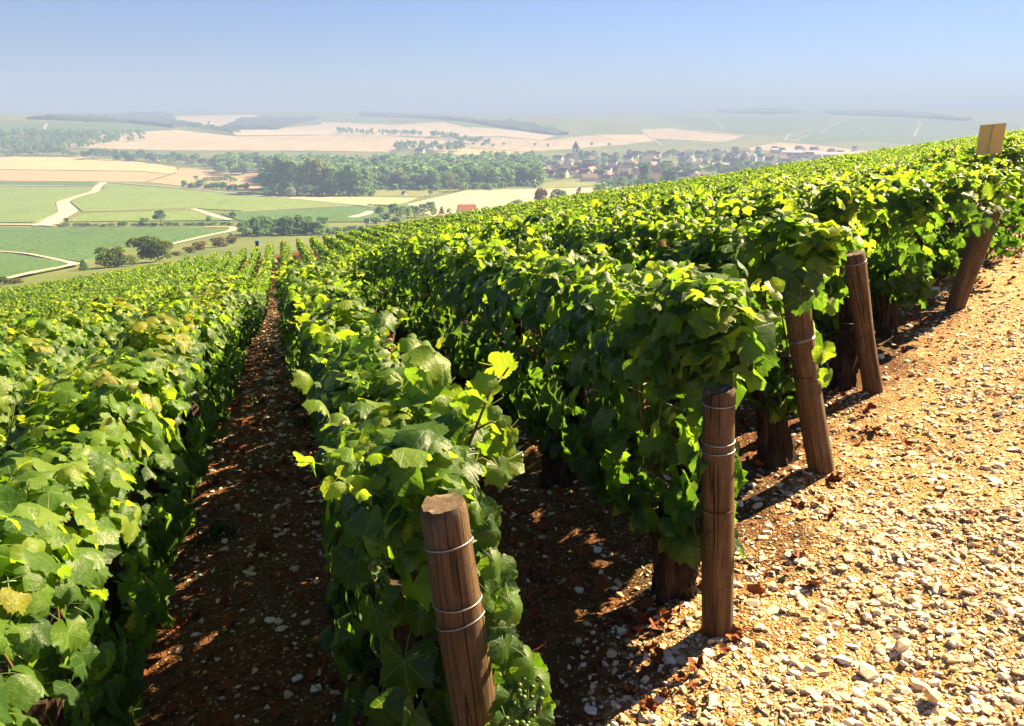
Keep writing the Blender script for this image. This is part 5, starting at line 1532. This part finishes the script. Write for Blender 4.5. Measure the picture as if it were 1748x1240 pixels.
# ------------------------------------------------------------------ labels that tell the members of a line or cluster apart
KINDWORD = {}
for key, ms in TREES.items():
    w = {'round_dark': 'dark round tree', 'round_mid': 'mid-green round tree', 'round_pale': 'pale round tree', 'poplar': 'slim green tree', 'poplar_dark': 'slim dark tree', 'poplar_pale': 'slim pale tree',
         'bush': 'green bush', 'bush_dark': 'dark bush', 'bush_rust': 'yellow-brown bush', 'copper_cone': 'reddish tree', 'cone': 'dark pointed tree'}.get(key)
    for m_ in ms: KINDWORD[m_.name] = w
WHERE = {"yellow-brown bushes along the white path": "among the yellow-brown bushes by the white path", "trees of the copse behind the far row ends": "in the copse behind the far row ends",
         "bushes at the foot of the copse": "at the foot of that copse behind the far rows", "scrub bushes right of the copse": "in the scrub right of the copse",
         "low hedge bushes between the vineyards": "in the thin hedge between vineyards", "thicket bushes in the tan field": "in the low thicket of the tan field", "trees behind the thicket in the tan field": "behind the thicket in the tan field",
         "trees of the stream-side line": "in the stream-side line behind the yellow wheat", "trees at the foot of the left hill": "at the foot of the left hill", "front rank of the big wood, left part": "in the big wood's left front rank",
         "trees along the wood's right edge": "along the wood's edge above the gardens", "pale trees by the allotments": "by the allotment gardens", "copse left of the orange-roofed house": "in the copse left of the orange-roofed house",
         "low bushes by the farm lane": "by the end of the farm lane", "solitary trees on the fields behind the village": "alone on the fields behind the village", "column poplars in front of the village": "of the dark columns before the village",
         "tree belt below the village": "in the tree belt below the village", "leafy band through the village": "in the leafy band through the village"}
def photo_x(o):
    x, y, z = o.location; return 874 + x / (y * CP - z * SP) * FPX
groups = {}
for o in list(scene.objects):
    if o.parent is None and o.get("group"): groups.setdefault(o["group"], []).append(o)
for g, where in WHERE.items():
    by = {}
    for o in groups.get(g, []):
        w = next((KINDWORD.get(ch.data.name) for ch in o.children if ch.data and ch.name.startswith("crown")), None) or ("bush" if o["category"] == "bush" else "tree")
        by.setdefault(w, []).append(o)
    for w, os_ in by.items():
        os_.sort(key=photo_x)
        for i, o in enumerate(os_): o["label"] = (f"{ordinal(i + 1)} {w} from the left {where}" if len(os_) > 1 else f"only {w} {where}")
def zone(x, y):
    lr = "left end by the church" if x < 1010 else "left half" if x < 1100 else "middle" if x < 1200 else "right half" if x < 1320 else "far right end"
    return lr
for o in groups.get("houses of the village", []):
    x = photo_x(o); z_ = o.location; yy = math.hypot(z_.x, z_.y)
    nm = [ch.data for ch in o.children if ch.name.startswith("roof")][0]
    sz = {HK[0][1].name: "brown-roofed", HK[1][1].name: "large brown-roofed", HK[2][1].name: "small brown-roofed", HK[3][1].name: "long brown-roofed", HK[4][1].name: "slate-roofed"}[nm.name]
    row = "near edge" if yy < 900 else "front part" if yy < 1080 else "back part" if yy < 1350 else "far edge"
    o["label"] = f"{sz} pale house at the village's {zone(x, 0)}, {row}"
for o in groups.get("trees among the village houses", []):
    x = photo_x(o); z_ = o.location; yy = math.hypot(z_.x, z_.y)
    w = next((KINDWORD.get(ch.data.name) for ch in o.children if ch.data and ch.name.startswith("crown")), None) or "tree"
    row = "near edge" if yy < 900 else "front part" if yy < 1080 else "back part" if yy < 1350 else "far edge"
    o["label"] = f"{w} among houses at the village's {zone(x, 0)}, {row}"
